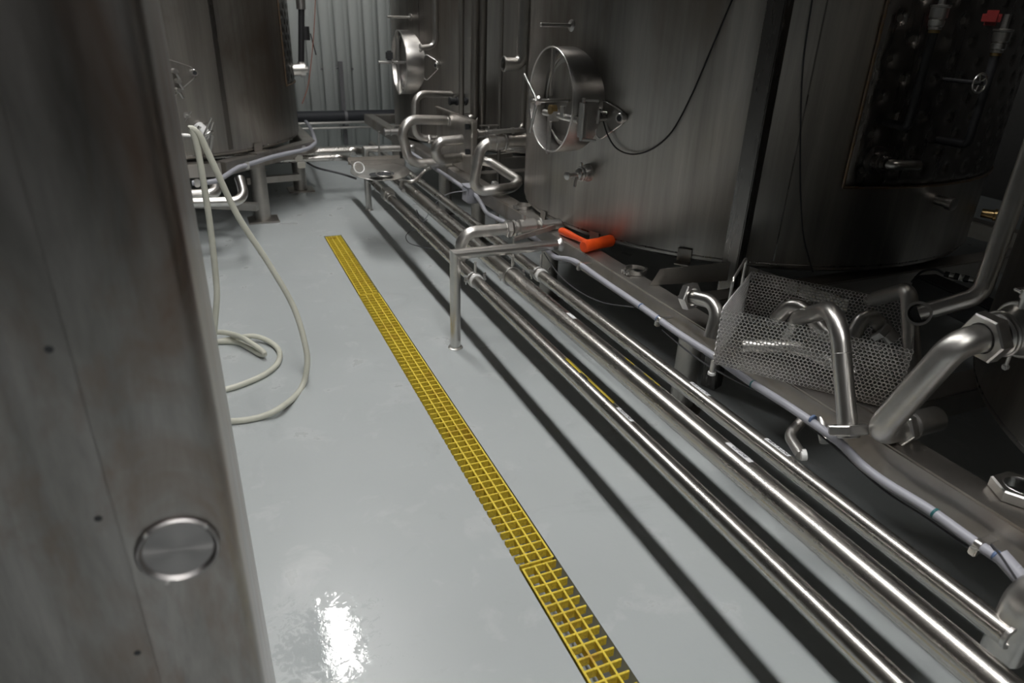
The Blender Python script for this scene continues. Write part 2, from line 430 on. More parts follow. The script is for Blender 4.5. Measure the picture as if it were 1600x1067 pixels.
def angof(c, px, py):
    p = oncyl(px, py, c[:2], c[2]); return math.degrees(math.atan2(p.y-c[1], p.x-c[0])), p

def jacket(c, a0, a1, z0, z1, parent, pitch=0.14, off=0.010):
    """dimpled plate welded round part of a tank"""
    cx, cy, R = c; R += off; b = MB(); L = math.radians(a1-a0)*R
    nu = int(L/0.0115); nv = int((z1-z0)/0.0115)
    pts = []
    rows = []
    pv = pitch*0.5
    vs = []
    for j in range(nv+1):
        for i in range(nu+1):
            u = L*i/nu; v = (z1-z0)*j/nv
            edge = min(u, L-u, v, z1-z0-v); h = min(edge/0.02, 1.0)*0.5 + 0.0
            best = 9
            jr = round(v/pv)
            for jj in (jr-1, jr, jr+1):
                sh = 0.5*pitch if jj % 2 else 0
                uu = round((u-sh)/pitch)*pitch + sh
                best = min(best, math.hypot(u-uu, v-jj*pv))
            dd = -0.016*math.exp(-(best/0.017)**2)
            hh = (h*0.016 + dd*min(1, edge/0.03)) - 0.010
            a = math.radians(a0) + u/R
            vs.append(V((cx+(R+hh)*math.cos(a), cy+(R+hh)*math.sin(a), z0+v)))
    fs = [(j*(nu+1)+i, j*(nu+1)+i+1, (j+1)*(nu+1)+i+1, (j+1)*(nu+1)+i) for j in range(nv) for i in range(nu)]
    b.add(vs, fs); o = b.build('dimple_jacket', 'tank_dark', parent, ang=60)
    lab(o, 'dark dimpled cooling jacket plate')
    b = MB()
    def arc(z): return [V((cx+(R+.000)*math.cos(math.radians(a0)+k*(math.radians(a1-a0))/60), cy+R*math.sin(math.radians(a0)+k*(math.radians(a1-a0))/60), z)) for k in range(61)]
    A = arc(z0); B = arc(z1)
    b.tube(A, 0.006, 8); b.tube([A[0], B[0]], 0.006, 8); b.tube([A[-1], B[-1]], 0.006, 8)
    lab(b.build('jacket_weld', 'weld', parent), 'brown heat-tinted weld edge')
    return o
ZB = 0.525
tA = tank(TA, ZB, 'big brushed steel tank with a round manway door, behind the orange hammer', seam=[angof(TA, 1262, 150)[0]])
aj, pj = angof(TA, 1330, 230)
jb = oncyl(1312, 292, TA[:2], TA[2]).z
jacket(TA, aj, aj+62, jb, jb+1.25, tA)
tD = tank(TD, ZB, 'dark steel tank at the right edge of the photo, cut off by the frame')
tE = tank(TE, ZB, 'far steel tank by the back wall, second tank of the right row', seam=[200])
tC = tank(TC, 0.525, 'steel tank standing on a round-legged frame on the left side of the aisle', seam=[angof(TC, 345, 120)[0]], sw=0.035)
ac, pc = angof(TC, 446, 60)
jacket(TC, ac-6, ac+50, oncyl(452, 132, TC[:2], TC[2]).z, 2.3, tC, pitch=0.11)

# ------------------------------------------------------------------ beams and legs under the tanks
BX0, BX1, BZ0, BZ1 = 1.52, 1.62, 0.41, 0.50
def right_frame(name_label, y0, y1, legs, cross):
    t = thing('tank_stand', name_label, 'stand', (2.8, (y0+y1)/2, 0))
    b = MB(); b.box(((BX0+BX1)/2, (y0+y1)/2, (BZ0+BZ1)/2), (0.1, y1-y0, BZ1-BZ0), bev=0.005); b.build('side_beam', 'frame', t)
    b = MB(); b.box((4.0, (y0+y1)/2, (BZ0+BZ1)/2), (0.1, y1-y0, BZ1-BZ0), bev=0.005); b.build('side_beam', 'frame', t)
    for yy in cross:
        MB().box(((BX1+3.95)/2, yy, (BZ0+BZ1)/2), (3.95-BX1, 0.1, BZ1-BZ0-0.004), bev=0.005).build('cross_beam', 'frame', t)
    for (lx, ly) in legs:
        o = MB().lathe((lx, ly, 0), (0, 0, 1), [(0, 0.085), (0.01, 0.085), (0.01, 0.05), (BZ0, 0.05)], 28).build('leg', 'frame', t)
    return t
right_frame('steel stand beam under the tank with the manway door, hammer lying on it', 1.60, 4.62, ((1.69, 2.0), (1.69, 3.3), (1.69, 4.45), (3.9, 2.0), (3.9, 4.4)), (2.0, 3.05, 4.4))
right_frame('steel stand beam at the lower right under the dark cut-off tank', -1.3, 1.585, ((1.69, 0.3), (1.69, -0.6), (3.9, 0.95), (3.9, -0.6)), (1.15, 0.1))
right_frame('steel stand beam under the far right tank', 4.635, 7.35, ((1.69, 5.2), (1.69, 6.7), (3.9, 5.2), (3.9, 6.7)), (4.9, 6.2, 7.3))
# tabs between tank and beam
def tab(parent, p, n, w=0.07, h=0.11):
    """angle clip: upright plate against the shell, foot plate on the beam"""
    p = V(p); n = V(n).normalized(); s = n.cross(V((0, 0, 1))).normalized(); b = MB()
    b.bar(p + V((0, 0, 0.0)), p + V((0, 0, h)), w, 0.006, up=n, bev=0.001)
    b.bar(p + V((0, 0, 0.004)), p + n*0.05 + V((0, 0, 0.004)), w, 0.006, bev=0.001)
    return b.build('support_clip', 'frame', parent)
for (px, py, w_, h_) in ((936, 376, 0.055, 0.05), (1072, 405, 0.062, 0.065), (866, 343, 0.055, 0.05)):
    g = onz(px, py, BZ1); n = V((g.x-TA[0], g.y-TA[1], 0)).normalized(); q = V((TA[0], TA[1], BZ1+0.002)) + n*(TA[2]+0.006)
    tab(tA, q, n, w_, h_)
# left stand: hexagon of square tube
t = thing('tank_stand', 'eight-sided steel stand with round legs under the left tank', 'stand', (TC[0], TC[1], 0))
ap = 1.215; Rr = ap/math.cos(PI/8); OC = V((-0.465, 6.366, 0))
hexv = [V((OC.x+Rr*math.cos(math.radians(-44+22.5+45*k)), OC.y+Rr*math.sin(math.radians(-44+22.5+45*k)), 0.4545)) for k in range(8)]
for k in range(8):
    a, c2 = hexv[k], hexv[(k+1) % 8]
    MB().bar(a, c2, 0.1, 0.09, bev=0.004).build('side_beam', 'frame', t)
for (px, py) in ((412, 344), (470, 297)):
    p = onz(px, py, 0)
    b = MB(); b.lathe((p.x, p.y, 0.012), (0, 0, 1), [(0, 0.057), (0.42, 0.057)], 28); b.build('leg', 'frame', t)
    b = MB(); b.box((p.x, p.y, 0.006), (0.22, 0.2, 0.012), bev=0.002); b.build('foot_plate', 'frame', t)
for (lx, ly) in ((-1.35, 5.5), (-1.6, 6.9), (0.4, 7.25), (-0.75, 5.2)):
    MB().lathe((lx, ly, 0), (0, 0, 1), [(0, 0.1), (0.01, 0.1), (0.012, 0.057), (0.43, 0.057)], 28).build('leg', 'frame', t)
MB().bar(onz(300, 318, 0.22), onz(402, 323, 0.22), 0.05, 0.05).build('cross_rail', 'frame', t)
MB().bar(onz(385, 283, 0.22), onz(468, 276, 0.22), 0.05, 0.05).build('cross_rail', 'frame', t)
g = onz(399, 238, 0.5); n = V((g.x-TC[0], g.y-TC[1], 0)).normalized()
tab(tC, V((TC[0], TC[1], 0.502)) + n*(TC[2]+0.006), n, 0.08, 0.07)
b = MB(); p = onz(404, 237, 0.507); b.box(p, (0.16, 0.10, 0.012), Matrix.Rotation(math.radians(47), 3, 'Z'), 0.002); b.build('bearing_plate', 'frame', t)

# ------------------------------------------------------------------ the three long floor pipes
def long_pipe(path, r, label, R=0.1, mt='pipe'):
    b = MB(); b.tube(fillet(path, R, 12), r, 36)
    return b
P1 = (1.052, 0.361, 0.0275); P2 = (1.238, 0.358, 0.0405); P3 = (1.388, 0.350, 0.0275)
def wrap(mb_pts, X, Z, r, y_of_u, phi_of_v): pass
def patch(X, Z, r, y0, y1, f0, f1, th=0.0006, seg=8):
    """thin curved sticker on a pipe lying along y; f = angle from the top towards +x, degrees"""
    b = MB(); vs = []
    for yy in (y0, y1):
        for rr in (r, r+th):
            for k in range(seg+1):
                a = math.radians(f0+(f1-f0)*k/seg); vs.append(V((X+rr*math.sin(a), yy, Z+rr*math.cos(a))))
    n = seg+1; fs = []
    for k in range(seg):
        fs += [(n+k, n+k+1, 3*n+k+1, 3*n+k), (k, 2*n+k, 2*n+k+1, k+1), (k, k+1, n+k+1, n+k), (2*n+k, 3*n+k, 3*n+k+1, 2*n+k+1)]
    fs += [(0, n, 3*n, 2*n), (seg, 2*n+seg, 3*n+seg, n+seg)]
    return b.add(vs, fs)
def lettering(text, X, Z, r, yc, fc, size, parent, mt='ink', shear=0.25):
    cu = bpy.data.curves.new('txt', 'FONT'); cu.body = text; cu.size = size; cu.align_x = 'CENTER'; cu.align_y = 'CENTER'; cu.shear = shear; cu.extrude = 0.0; cu.offset = 0.00035; cu.resolution_u = 3
    to = bpy.data.objects.new('txt', cu); COL.objects.link(to)
    dg = bpy.context.evaluated_depsgraph_get(); dg.update()
    me = bpy.data.meshes.new_from_object(to.evaluated_get(dg))
    vs = []
    for q in me.vertices:
        a = math.radians(fc) + q.co.y/r; vs.append(V((X+(r+.0014)*math.sin(a), yc-q.co.x, Z+(r+.0014)*math.cos(a))))
    fs = [tuple(p.vertices) for p in me.polygons]
    bpy.data.objects.remove(to); bpy.data.curves.remove(cu); bpy.data.meshes.remove(me)
    o = MB().add(vs, fs).build('lettering', mt, parent); return o
def sticker(parent, pp, px, py, L, W, text, fc, mt='ink', size=0.0145):
    X, Z, r = pp; c_ = math.radians(fc); t_ = ray(px, py); p = CP + t_*((X + r*math.sin(c_))/t_.x); yc = p.y; hw = math.degrees(W/2/r)
    o = patch(X, Z, r+0.0003, yc-L/2, yc+L/2, fc-hw, fc+hw).build('sticker', 'label', parent); lab(o, 'white label tape with handwriting')
    if text: lettering(text, X, Z, r, yc, fc, size, o, mt)

Y6a = onz(560, 238, 0.40).y
t = thing('floor_pipe', 'nearest to the aisle of the three long steel pipes, with a yellow paint streak', 'pipe', (P1[0], 2.5, 0.30), 'long steel pipes along the aisle')
MB().tube(fillet([(P1[0], -0.7, P1[1]), (P1[0], 5.86, P1[1]), (-0.6, 5.86, P1[1])], 0.10, 12), P1[2], 36).build('tube', 'pipe', t)
sticker(t, P1, 976, 655, 0.085, 0.0145, 'FDA LINE', 12)
yy0 = onx(880, 563, P1[0]).y; yy1 = onx(953, 632, P1[0]).y
lab(patch(P1[0], P1[1], P1[2]+0.0002, yy1, yy0, 30, 37).build('paint_streak', 'yellow', t), 'long thin streak of yellow paint')
lab(patch(P1[0], P1[1], P1[2]+0.0002, yy0-0.12, yy0-0.01, 4, 14).build('paint_streak', 'yellow', t), 'short streak of yellow paint')
lab(patch(P1[0], P1[1], P1[2]+0.0002, yy1-0.01, yy0-0.17, 8, 15).build('paint_streak', 'yellow', t), 'broken streak of yellow paint')
t = thing('floor_pipe', 'middle and thickest of the three long steel pipes along the aisle', 'pipe', (P2[0], 2.5, 0.30), 'long steel pipes along the aisle')
MB().tube(fillet([(P2[0], -0.7, P2[1]), (P2[0], 6.14, P2[1]), (-0.6, 6.14, P2[1])], 0.12, 12), P2[2], 40).build('tube', 'pipe', t)
sticker(t, P2, 1151, 727, 0.10, 0.019, 'CIP LINE', 10, 'fadedink', 0.0155)
sticker(t, P2, 892, 508, 0.06, 0.019, '', 8)
for (px, py, L) in ((973, 574, 0.02), (980, 581, 0.025), (1005, 604, 0.05), (1018, 615, 0.03)):
    yc = onx(px, py, P2[0]).y
    lab(patch(P2[0], P2[1], P2[2]+0.0002, yc-L/2, yc+L/2, 20, 26).build('paint_streak', 'yellow', t), 'chipped yellow paint mark')
t = thing('floor_pipe', 'innermost of the three long steel pipes, labelled HEAT X LINE twice', 'pipe', (P3[0], 2.5, 0.30), 'long steel pipes along the aisle')
y3 = onx(1583, 986, P3[0]).y
MB().tube(fillet([(P3[0], y3, P3[1]), (P3[0], 6.45, P3[1])], 0.1), P3[2], 36).build('tube', 'pipe', t)
MB().ring((P3[0], y3-0.006, P3[1]), (0, 1, 0), 0.030, 0.02, 0.010).build('ferrule', 'fitting', t)
sticker(t, P3, 1213, 707, 0.095, 0.016, 'HEAT X LINE', 8)
sticker(t, P3, 1093, 613, 0.095, 0.016, 'HEAT X LINE', 8, 'fadedink')

# ------------------------------------------------------------------ pipe stands with hangers
def pipe_stand(foot, ytop, xend, label, rr=0.025, z=0.478):
    t = thing('pipe_stand', label, 'stand', (foot[0], foot[1], 0))
    fx, fy = foot
    # mitred leg and bar
    S = 28; vs = []; b = MB()
    for (px_, pz_, mitre) in ((fx, 0.006, 0), (fx, z, 1), (xend, z - 0.004, 2)):
        for k in range(S):
            a = 2*PI*k/S
            if mitre == 0: vs.append(V((px_ + rr*math.cos(a), fy + rr*math.sin(a), pz_)))
            elif mitre == 1: vs.append(V((px_ + rr*math.cos(a), fy + rr*math.sin(a), pz_ - rr*math.cos(a))))
            else: vs.append(V((px_, fy + rr*math.sin(a), pz_ - rr*math.cos(a))))
    fs = []
    b1 = MB().add(vs[:2*S], [(k, (k+1) % S, S+(k+1) % S, S+k) for k in range(S)] + [tuple(range(S))[::-1]])
    b1.build('leg', 'steel', t)
    b2 = MB().add(vs[S:], [(k, (k+1) % S, S+(k+1) % S, S+k) for k in range(S)] + [tuple(range(S, 2*S))]); b2.build('bar', 'steel', t)
    MB().lathe((xend-0.022, fy, z-0.004), (1, 0, 0), [(0, rr), (0.012, rr+0.004), (0.02, rr+0.010), (0.026, rr+0.010)], 28).build('end_collar', 'steel', t)
    MB().lathe((fx, fy, 0), (0, 0, 1), [(0, 0.036), (0.004, 0.036), (0.008, 0.027)], 28).build('foot', 'steel', t)
    return t
def hanger(P, y, zbar, parent, white):
    X, Z, r = P
    b = MB(); b.cyl((X, y, Z+r+0.004), (X, y, zbar-0.02), 0.006, seg=12); b.build('hanger_rod', 'fitting', parent)
    b = MB(); b.ring((X, y-0.009, Z), (0, 1, 0), r+0.0085, r+0.0015, 0.018)
    for s in (-1, 1):
        b.bar((X+s*(r+0.004), y, Z+0.002), (X+s*(r+0.026), y, Z+0.002), 0.016, 0.012, bev=0.002)
        b.cyl((X+s*(r+0.018), y, Z-0.016), (X+s*(r+0.018), y, Z+0.024), 0.0035, seg=10)
        b.hexnut((X+s*(r+0.018), y, Z+0.010), (0, 0, 1), 0.014, 0.009)
        b.bar((X+s*(r+0.010), y-0.006, Z+0.022), (X+s*(r+0.028), y+0.006, Z+0.028), 0.004, 0.012, bev=0.001)
    b.build('pipe_ring', 'fitting', parent)
    if white: MB().ring((X, y-0.026, Z), (0, 1, 0), r+0.005, r+0.0003, 0.052).build('gasket', 'white', parent)
ns = pipe_stand((0.972, 2.853), 2.853, BX0-0.004, 'near bent-tube pipe stand on the aisle side of the pipes, beside the hammer')
for P, w in ((P1, True), (P2, False), (P3, True)): hanger(P, 2.80, 0.472, ns, w)
fs_ = pipe_stand((1.132, 5.49), 5.49, BX0-0.004, 'far bent-tube pipe stand near the flat round plate', z=0.485)
for P, w in ((P2, False), (P3, True)): hanger(P, 5.46, 0.48, fs_, w)

# cable ties hanging under pipes
for k, (px0, py0, pts) in enumerate((
    (640, 360, ((652, 357), (640, 362), (634, 370), (640, 380), (660, 386), (676, 388))),
    (655, 336, ((651, 328), (655, 340), (662, 346), (668, 343))),
    )):
    path = smooth_path([onx(x, y, 1.10 + 0.02*(j % 2)) for j, (x, y) in enumerate(pts)], 5)
    tag(MB().tube(path, 0.003, 6).build('cable_loop', 'cable'), ['thin black cable looping out between the pipes above the near stand', 'short grey cable end poking down between the far pipes'][k], 'cable')

# ------------------------------------------------------------------ orange hammer
t = thing('dead_blow_hammer', 'orange hammer lying on the steel beam against the tank', 'hammer', onz(905, 375, BZ1))
zh = BZ1 + 0.030
h0 = onz(914, 385, BZ1+0.03); h1 = onz(953, 376, BZ1+0.03)
hv = (h1-h0).normalized(); hc = (h0+h1)/2
L = (h1-h0).length + 0.022
b = MB(); b.lathe(hc - hv*L/2, hv, [(0, 0), (0, 0.022), (0.004, 0.0275), (0.010, 0.029), (L*0.3, 0.028), (L*0.5, 0.0265), (L*0.7, 0.028), (L-0.010, 0.029), (L-0.004, 0.0275), (L, 0.022), (L, 0)], 36)
b.build('head', 'orange', t)
g0 = onz(922, 381, BZ1+0.026); g1 = onz(876, 360, BZ1+0.018)
b = MB(); b.tube([g0 + (g1-g0)*k/20 for k in range(21)], 0.012, 20, r_fn=lambda s: 0.0125 + 0.001*math.sin(s*3) if s < 0.45 else (0.0135 + 0.0055*min(1, (s-0.45)/0.3) if s < 0.97 else 0.014))
b.build('handle', 'orange', t)

# ------------------------------------------------------------------ tri clamps
def tri_clamp(c, d, R, label, lie=True, w=0.018):
    d = V(d).normalized(); c = V(c); u, w2 = frame_of(d)
    t = thing('pipe_clamp', label, 'clamp', c - V((0, 0, w/2)))
    b = MB(); n = 40; a0, a1 = 0.16, 2*PI-0.16
    for half in ((a0, PI-0.04), (PI+0.04, a1)):
        for rr, hw in ((R, w/2),):
            pts = [c + (u*math.cos(half[0]+(half[1]-half[0])*k/20) + w2*math.sin(half[0]+(half[1]-half[0])*k/20))*R for k in range(21)]
            vs = []; 
            for p in pts:
                rd = (p-c).normalized()
                vs += [p - d*hw, p - d*hw + rd*0.005, p + d*hw + rd*0.005, p + d*hw]
            fs = [(4*i+j, 4*i+(j+1) % 4, 4*i+4+(j+1) % 4, 4*i+4+j) for i in range(20) for j in range(4)] + [(0, 1, 2, 3), (80, 81, 82, 83)]
            b.add(vs, fs)
    b.build('band', 'fitting', t)
    b = MB(); p = c + u*(R+0.012); b.box(p + w2*0.009, (0.018, 0.010, w), Matrix((u, w2, d)).transposed(), 0.002); b.box(p - w2*0.009, (0.018, 0.010, w), Matrix((u, w2, d)).transposed(), 0.002)
    b.box(c - u*(R+0.008), (0.014, 0.022, w*0.8), Matrix((u, w2, d)).transposed(), 0.002); b.build('lugs', 'fitting', t)
    b = MB(); b.cyl(p - w2*0.022, p + w2*0.04, 0.004, seg=12); b.hexnut(p + w2*0.016, w2, 0.014, 0.014)
    b.bar(p + w2*0.022 - d*0.012, p + w2*0.022 + d*0.012, 0.006, 0.010, up=u, bev=0.002); b.build('wing_nut', 'fitting', t)
    return t
tri_clamp(onz(993, 422, BZ1+0.012), (0, 0, 1), 0.042, 'open steel ring clamp lying on the beam, between the hammer and the basket')
tri_clamp(onz(819, 322, BZ1+0.012), (0, 0, 1), 0.042, 'small steel ring clamp lying on the beam behind the ball valve')

# ------------------------------------------------------------------ braces and post beside the big tank
pz0 = 1.78; 
base = onz(1128, 545, 0.0)
azp = ray(1184, 200); k = 1.93/azp.x
postx, posty = azp.x*k, azp.y*k
t = thing('corner_post', 'square steel post with two flat braces in front of the tank, left of the basket', 'post', (postx, posty, 0))
MB().box((postx, posty, 1.2), (0.07, 0.07, 2.4), Matrix.Rotation(math.radians(22), 3, 'Z'), 0.004).build('upright', 'tank_dark', t)
a = onz(1018, 440, BZ1+0.0); a.z = BZ1; a0 = V((a.x, a.y, BZ1+0.035))
e = V((postx, posty, 0.535)); dd = (e - a0)
q0 = V((BX0+0.02, onz(1018, 442, BZ1).y, 0)); 
s0 = onz(1015, 446, BZ1+0.001); e0 = V((postx-0.02, posty-0.02, BZ1+0.01)); 
up = V((0, 0, 1))
MB().prism([s0, s0 + (e0-s0)*0.10 + up*0.068, e0 + up*0.085, e0 + up*0.005], (0.006, 0.006, 0)).build('flat_brace', 'frame', t)
e1 = onz(1322, 488, BZ1+0.03)
MB().prism([V((postx+0.02, posty-0.01, BZ1+0.03)), V((postx+0.02, posty-0.01, BZ1+0.085)), e1 + up*0.05, e1], (0.006, 0.006, 0)).build('flat_brace', 'tank_dark', t)

# ------------------------------------------------------------------ perforated basket
BZb, BZt = 0.506, 0.695
c00 = V((1.372, 1.505, 0)); ulen = onz(1397, 640, BZb); ulen.z = 0; uu = (ulen - c00); UL = uu.length; uu.normalize()
ww = V((-uu.y, uu.x, 0)); 
if ww.x < 0: ww = -ww
WL = 0.40
t = thing('perforated_basket', 'perforated steel parts basket full of pipe fittings, sitting on the beam', 'basket', (c00.x, c00.y, BZb))
def perf(o, U, Vv, LU, LV, name, lbl=None):
    p = 0.0115; rh = p*0.395; hexR = p/math.sqrt(3); vs = []; fs = []; rowh = p*math.sqrt(3)/2
    nr = int(LV/rowh); rowh2 = LV/nr; nc = int(LU/p); pc = LU/nc; S = 12; cache = {}
    def key(q):
        kx = (round(q[0]*20000), round(q[1]*20000))
        if kx not in cache: cache[kx] = len(vs); vs.append(o + U*q[0] + Vv*q[1])
        return cache[kx]
    for j in range(nr):
        for i in range(nc):
            cx = (i + (0.75 if j % 2 else 0.25))*pc; cy = (j+0.5)*rowh2
            out = [key((cx + pc/math.sqrt(3)*math.cos(PI/6+k*PI/3), cy + rowh2/1.5*math.sin(PI/6+k*PI/3))) for k in range(6)]
            inn = [key((cx + rh*math.cos(PI/6+k*PI/3), cy + rh*math.sin(PI/6+k*PI/3))) for k in range(6)]
            mid = [key((cx + rh*math.cos(k*PI/3+PI/3), cy + rh*math.sin(k*PI/3+PI/3))) for k in range(6)]
            for k in range(6):
                k2 = (k+1) % 6
                fs.append((out[k], out[k2], inn[k2], mid[k], inn[k]))
    bb = MB().add(vs, fs); ob = bb.build(name, 'perf', t); ob.data.polygons.foreach_set('use_smooth', [False]*len(ob.data.polygons))
    md = ob.modifiers.new('sheet', 'SOLIDIFY'); md.thickness = 0.0016; md.offset = 0
    return ob
up = V((0, 0, 1)); HB = BZt-BZb
o0 = V((c00.x, c00.y, BZb))
perf(o0, uu, up, UL, HB, 'front_side')
perf(o0 + ww*WL, uu, up, UL, HB, 'back_side')
perf(o0, ww, up, WL, HB, 'end_side')
perf(o0 + uu*UL, ww, up, WL, HB, 'end_side')
perf(o0, uu, ww, UL, WL, 'bottom')
# wire hook handle at the left end and peg with white cap
ha = onx(1190, 505, 1.62)
e_mid = o0 + ww*WL*0.42 + up*HB
hp = [o0 + ww*WL*0.30 + up*(HB-0.03), o0 + ww*WL*0.30 + up*(HB+0.055), o0 + ww*WL*0.72 + up*(HB+0.085), o0 + ww*WL*0.72 + up*(HB-0.03)]
hp = [q - uu*0.006 for q in hp]
MB().tube(fillet(hp, 0.02, 6), 0.0045, 10).build('wire_handle', 'fitting', t)
pg = onx(1114, 572, 1.40); b = MB(); b.cyl(pg + up*0.02, pg - up*0.025, 0.009, seg=16); b.build('foot_peg', 'fitting', t)
MB().lathe(pg - up*0.032, (0, 0, 1), [(0, 0.010), (0.002, 0.013), (0.010, 0.013), (0.012, 0.010)], 20).build('foot_cap', 'white', t)

def bent_pipe(label, path, R, r, mt='steel', nuts=(), rings=(), cat='pipe', name='bent_pipe', open_end=None):
    P = fillet(path, R, 10)
    t = thing(name, label, cat, (P[0].x, P[0].y, min(q.z for q in P)))
    MB().tube(P, r, 32).build('tube', mt, t)
    for (o, d, af, L) in nuts: MB().hexnut(o, d, af, L, hole=af*0.36).build('hex_nut', 'fitting', t)
    for (o, d, ro, L) in rings: MB().ring(o, d, ro, r*0.8, L).build('ferrule', 'fitting', t)
    return t
# elbow with hex nut hooked on the left end of the basket
n0 = onz(1083, 466, 0.60)
cin = o0 + ww*0.10 + uu*0.09 + up*0.13
rr = 0.025
p0 = onx(1075, 462, 1.50); p1 = onx(1108, 470, 1.52); p2 = onx(1113, 515, 1.50)
bent_pipe('short bent steel tube with a big hex nut, left of the basket', [p0, p1 + (p1-p0)*0.5, p2 - up*0.03], 0.055, rr, 'steel', nuts=[(p0 - (p1-p0).normalized()*0.006, p1-p0, 0.088, 0.030)])
# J pipe hung over the basket front, hex nut at the bottom
jb_ = onx(1325, 672, 1.46); jt = V((jb_.x, jb_.y, 0.80)); je = jt + V((0.16, 0.17, -0.02)); 
jt = onx(1309, 480, 1.50)
je = onx(1248, 496, 1.66); je2 = je + V((0.04, 0.06, -0.10))
bent_pipe('J-shaped steel pipe hooked over the basket front, hex nut at its foot', [jb_, jt, je, je2], 0.10, 0.0255, 'steel', nuts=[(jb_ - (jt-jb_).normalized()*0.012, jt-jb_, 0.094, 0.027)], rings=[(jb_ - (jt-jb_).normalized()*0.02, jt-jb_, 0.028, 0.01), (jb_ + (jt-jb_)*0.62, jt-jb_, 0.0262, 0.002)])
# tubes lying in the basket
for k, (a, b_, c3, lb) in enumerate((
        ((1212, 500), (1240, 478), (1300, 530), 'small bent tube in the basket, its crown left of the J-shaped pipe'),
        ((1330, 530), (1352, 492), (1395, 530), 'bent tube with a square-cut nut inside the right half of the basket'))):
    A = onz(a[0], a[1], 0.60); B = onz(b_[0], b_[1], 0.665); C_ = onz(c3[0], c3[1], 0.60)
    bent_pipe(lb, [A, B + up*0.02, C_], 0.05, 0.024, 'steel', nuts=([(onz(1372, 512, 0.64), C_-B, 0.066, 0.024)] if k else ()))
A = o0 + uu*0.06 + ww*0.12 + up*0.03; B = o0 + uu*0.40 + ww*0.10 + up*0.03
bent_pipe('straight tube lying on the basket bottom behind the perforated front', [A, (A+B)/2 + ww*0.06 + up*0.02, B], 0.12, 0.022, 'loop')

# big S pipe from valve down to beam
vb = onx(1600, 505, 1.66)
s1 = onx(1512, 533, 1.56); s2 = onx(1368, 678, 1.47); s3 = onx(1400, 672, 1.545); s4 = onx(1462, 654, 1.70)
sdir = (onx(1570, 520, 1.66) - s1).normalized()
t = bent_pipe('thick steel pipe bent down from the hex union to the beam, beside the J pipe', [s1 + sdir*0.05, s1 - sdir*0.03, s2, s2 + (s4-s2)*0.45, s4], 0.07, 0.034, 'loop',
              nuts=[(s1 + sdir*0.035, sdir, 0.105, 0.034), (s2 + (s4-s2)*0.36, s4-s2, 0.082, 0.026)])
fdir = (s4-s2).normalized()
MB().lathe(s2 + (s4-s2)*0.52, fdir, [(0, 0.026), (0, 0.038), (0.006, 0.04), (0.014, 0.034), (0.03, 0.027), (0.12, 0.027), (0.124, 0.02)], 30).build('socket', 'fitting', t)
# ball valve on the dark tank
v0 = s1 + sdir*0.075
t = thing('tank_valve', 'large clamped ball valve with lever at the right edge, on the dark tank', 'valve', v0)
MB().lathe(v0, sdir, [(0, 0.035), (0.0, 0.047), (0.006, 0.052), (0.014, 0.047), (0.022, 0.04), (0.034, 0.046), (0.05, 0.058), (0.062, 0.062), (0.07, 0.064), (0.08, 0.058), (0.12, 0.055), (0.17, 0.052)], 40).build('body', 'fitting', t)
MB().torus(v0 + sdir*0.016, sdir, 0.051, 0.005).build('clamp_ring', 'fitting', t)
MB().torus(v0 + sdir*0.066, sdir, 0.064, 0.0055).build('clamp_ring', 'fitting', t)
b = MB()
for k in range(6):
    u_, w_ = frame_of(sdir); a = k*PI/3; q = v0 + sdir*0.05 + (u_*math.cos(a)+w_*math.sin(a))*0.052
    b.cyl(q, q + sdir*0.02, 0.005, seg=10)
b.build('bolts', 'fitting', t)
hs = onx(1552, 492, v0.x+0.035); hs = v0 + sdir*0.06 + up*0.045
MB().lathe(hs, (0, 0, 1), [(0, 0.016), (0.035, 0.016), (0.036, 0.02), (0.056, 0.02), (0.058, 0.017)], 24).build('stem', 'fitting', t)
ht = hs + up*0.05
MB().bar(ht + V((-0.02, 0.02, 0)), ht + V((0.20, -0.05, 0.02)), 0.022, 0.007, bev=0.002).build('lever', 'fitting', t)
MB().box(v0 + sdir*0.07 - up*0.10, (0.014, 0.014, 0.014), bev=0.003).build('drain_plug', 'white', t)
MB().cyl(v0 + sdir*0.07 - up*0.094, v0 + sdir*0.07 - up*0.05, 0.004, seg=10).build('drain_stem', 'fitting', t)
# spool pipe with open flared end
o1 = onx(1437, 489, 1.78); o2 = onx(1532, 462, 1.86); o3 = onx(1597, 275, 1.90)
dr = (CP - o1).normalized()*0.7 + V((-0.5, -0.2, 0.1)); dr.normalize()
bx = o1 + (o2-o1).normalized()*0.03
t = thing('spool_pipe', 'steel tube with an open flared mouth facing the camera, rising to the right edge', 'pipe', o1)
MB().tube(fillet([o1, o2, o3 + (o3-o2)*0.5], 0.06, 10), 0.024, 28).build('tube', 'steel', t)
MB().lathe(o1 - dr*0.03, dr, [(0, 0.025), (0.03, 0.026), (0.055, 0.034), (0.058, 0.034), (0.058, 0.027), (0.04, 0.024), (0.0, 0.022)], 36, closed=False).build('flared_mouth', 'fitting', t)
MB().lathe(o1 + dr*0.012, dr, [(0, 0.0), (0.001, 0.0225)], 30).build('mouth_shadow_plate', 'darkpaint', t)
w1 = onx(1428, 625, 1.72); w2_ = onx(1420, 452, 1.86); w3 = onx(1398, 470, 1.90)
bent_pipe('upright bent tube standing behind the open flared mouth', [w1, w2_ + up*0.0, w3 + V((0.05, 0.12, -0.05))], 0.05, 0.024, 'steel')
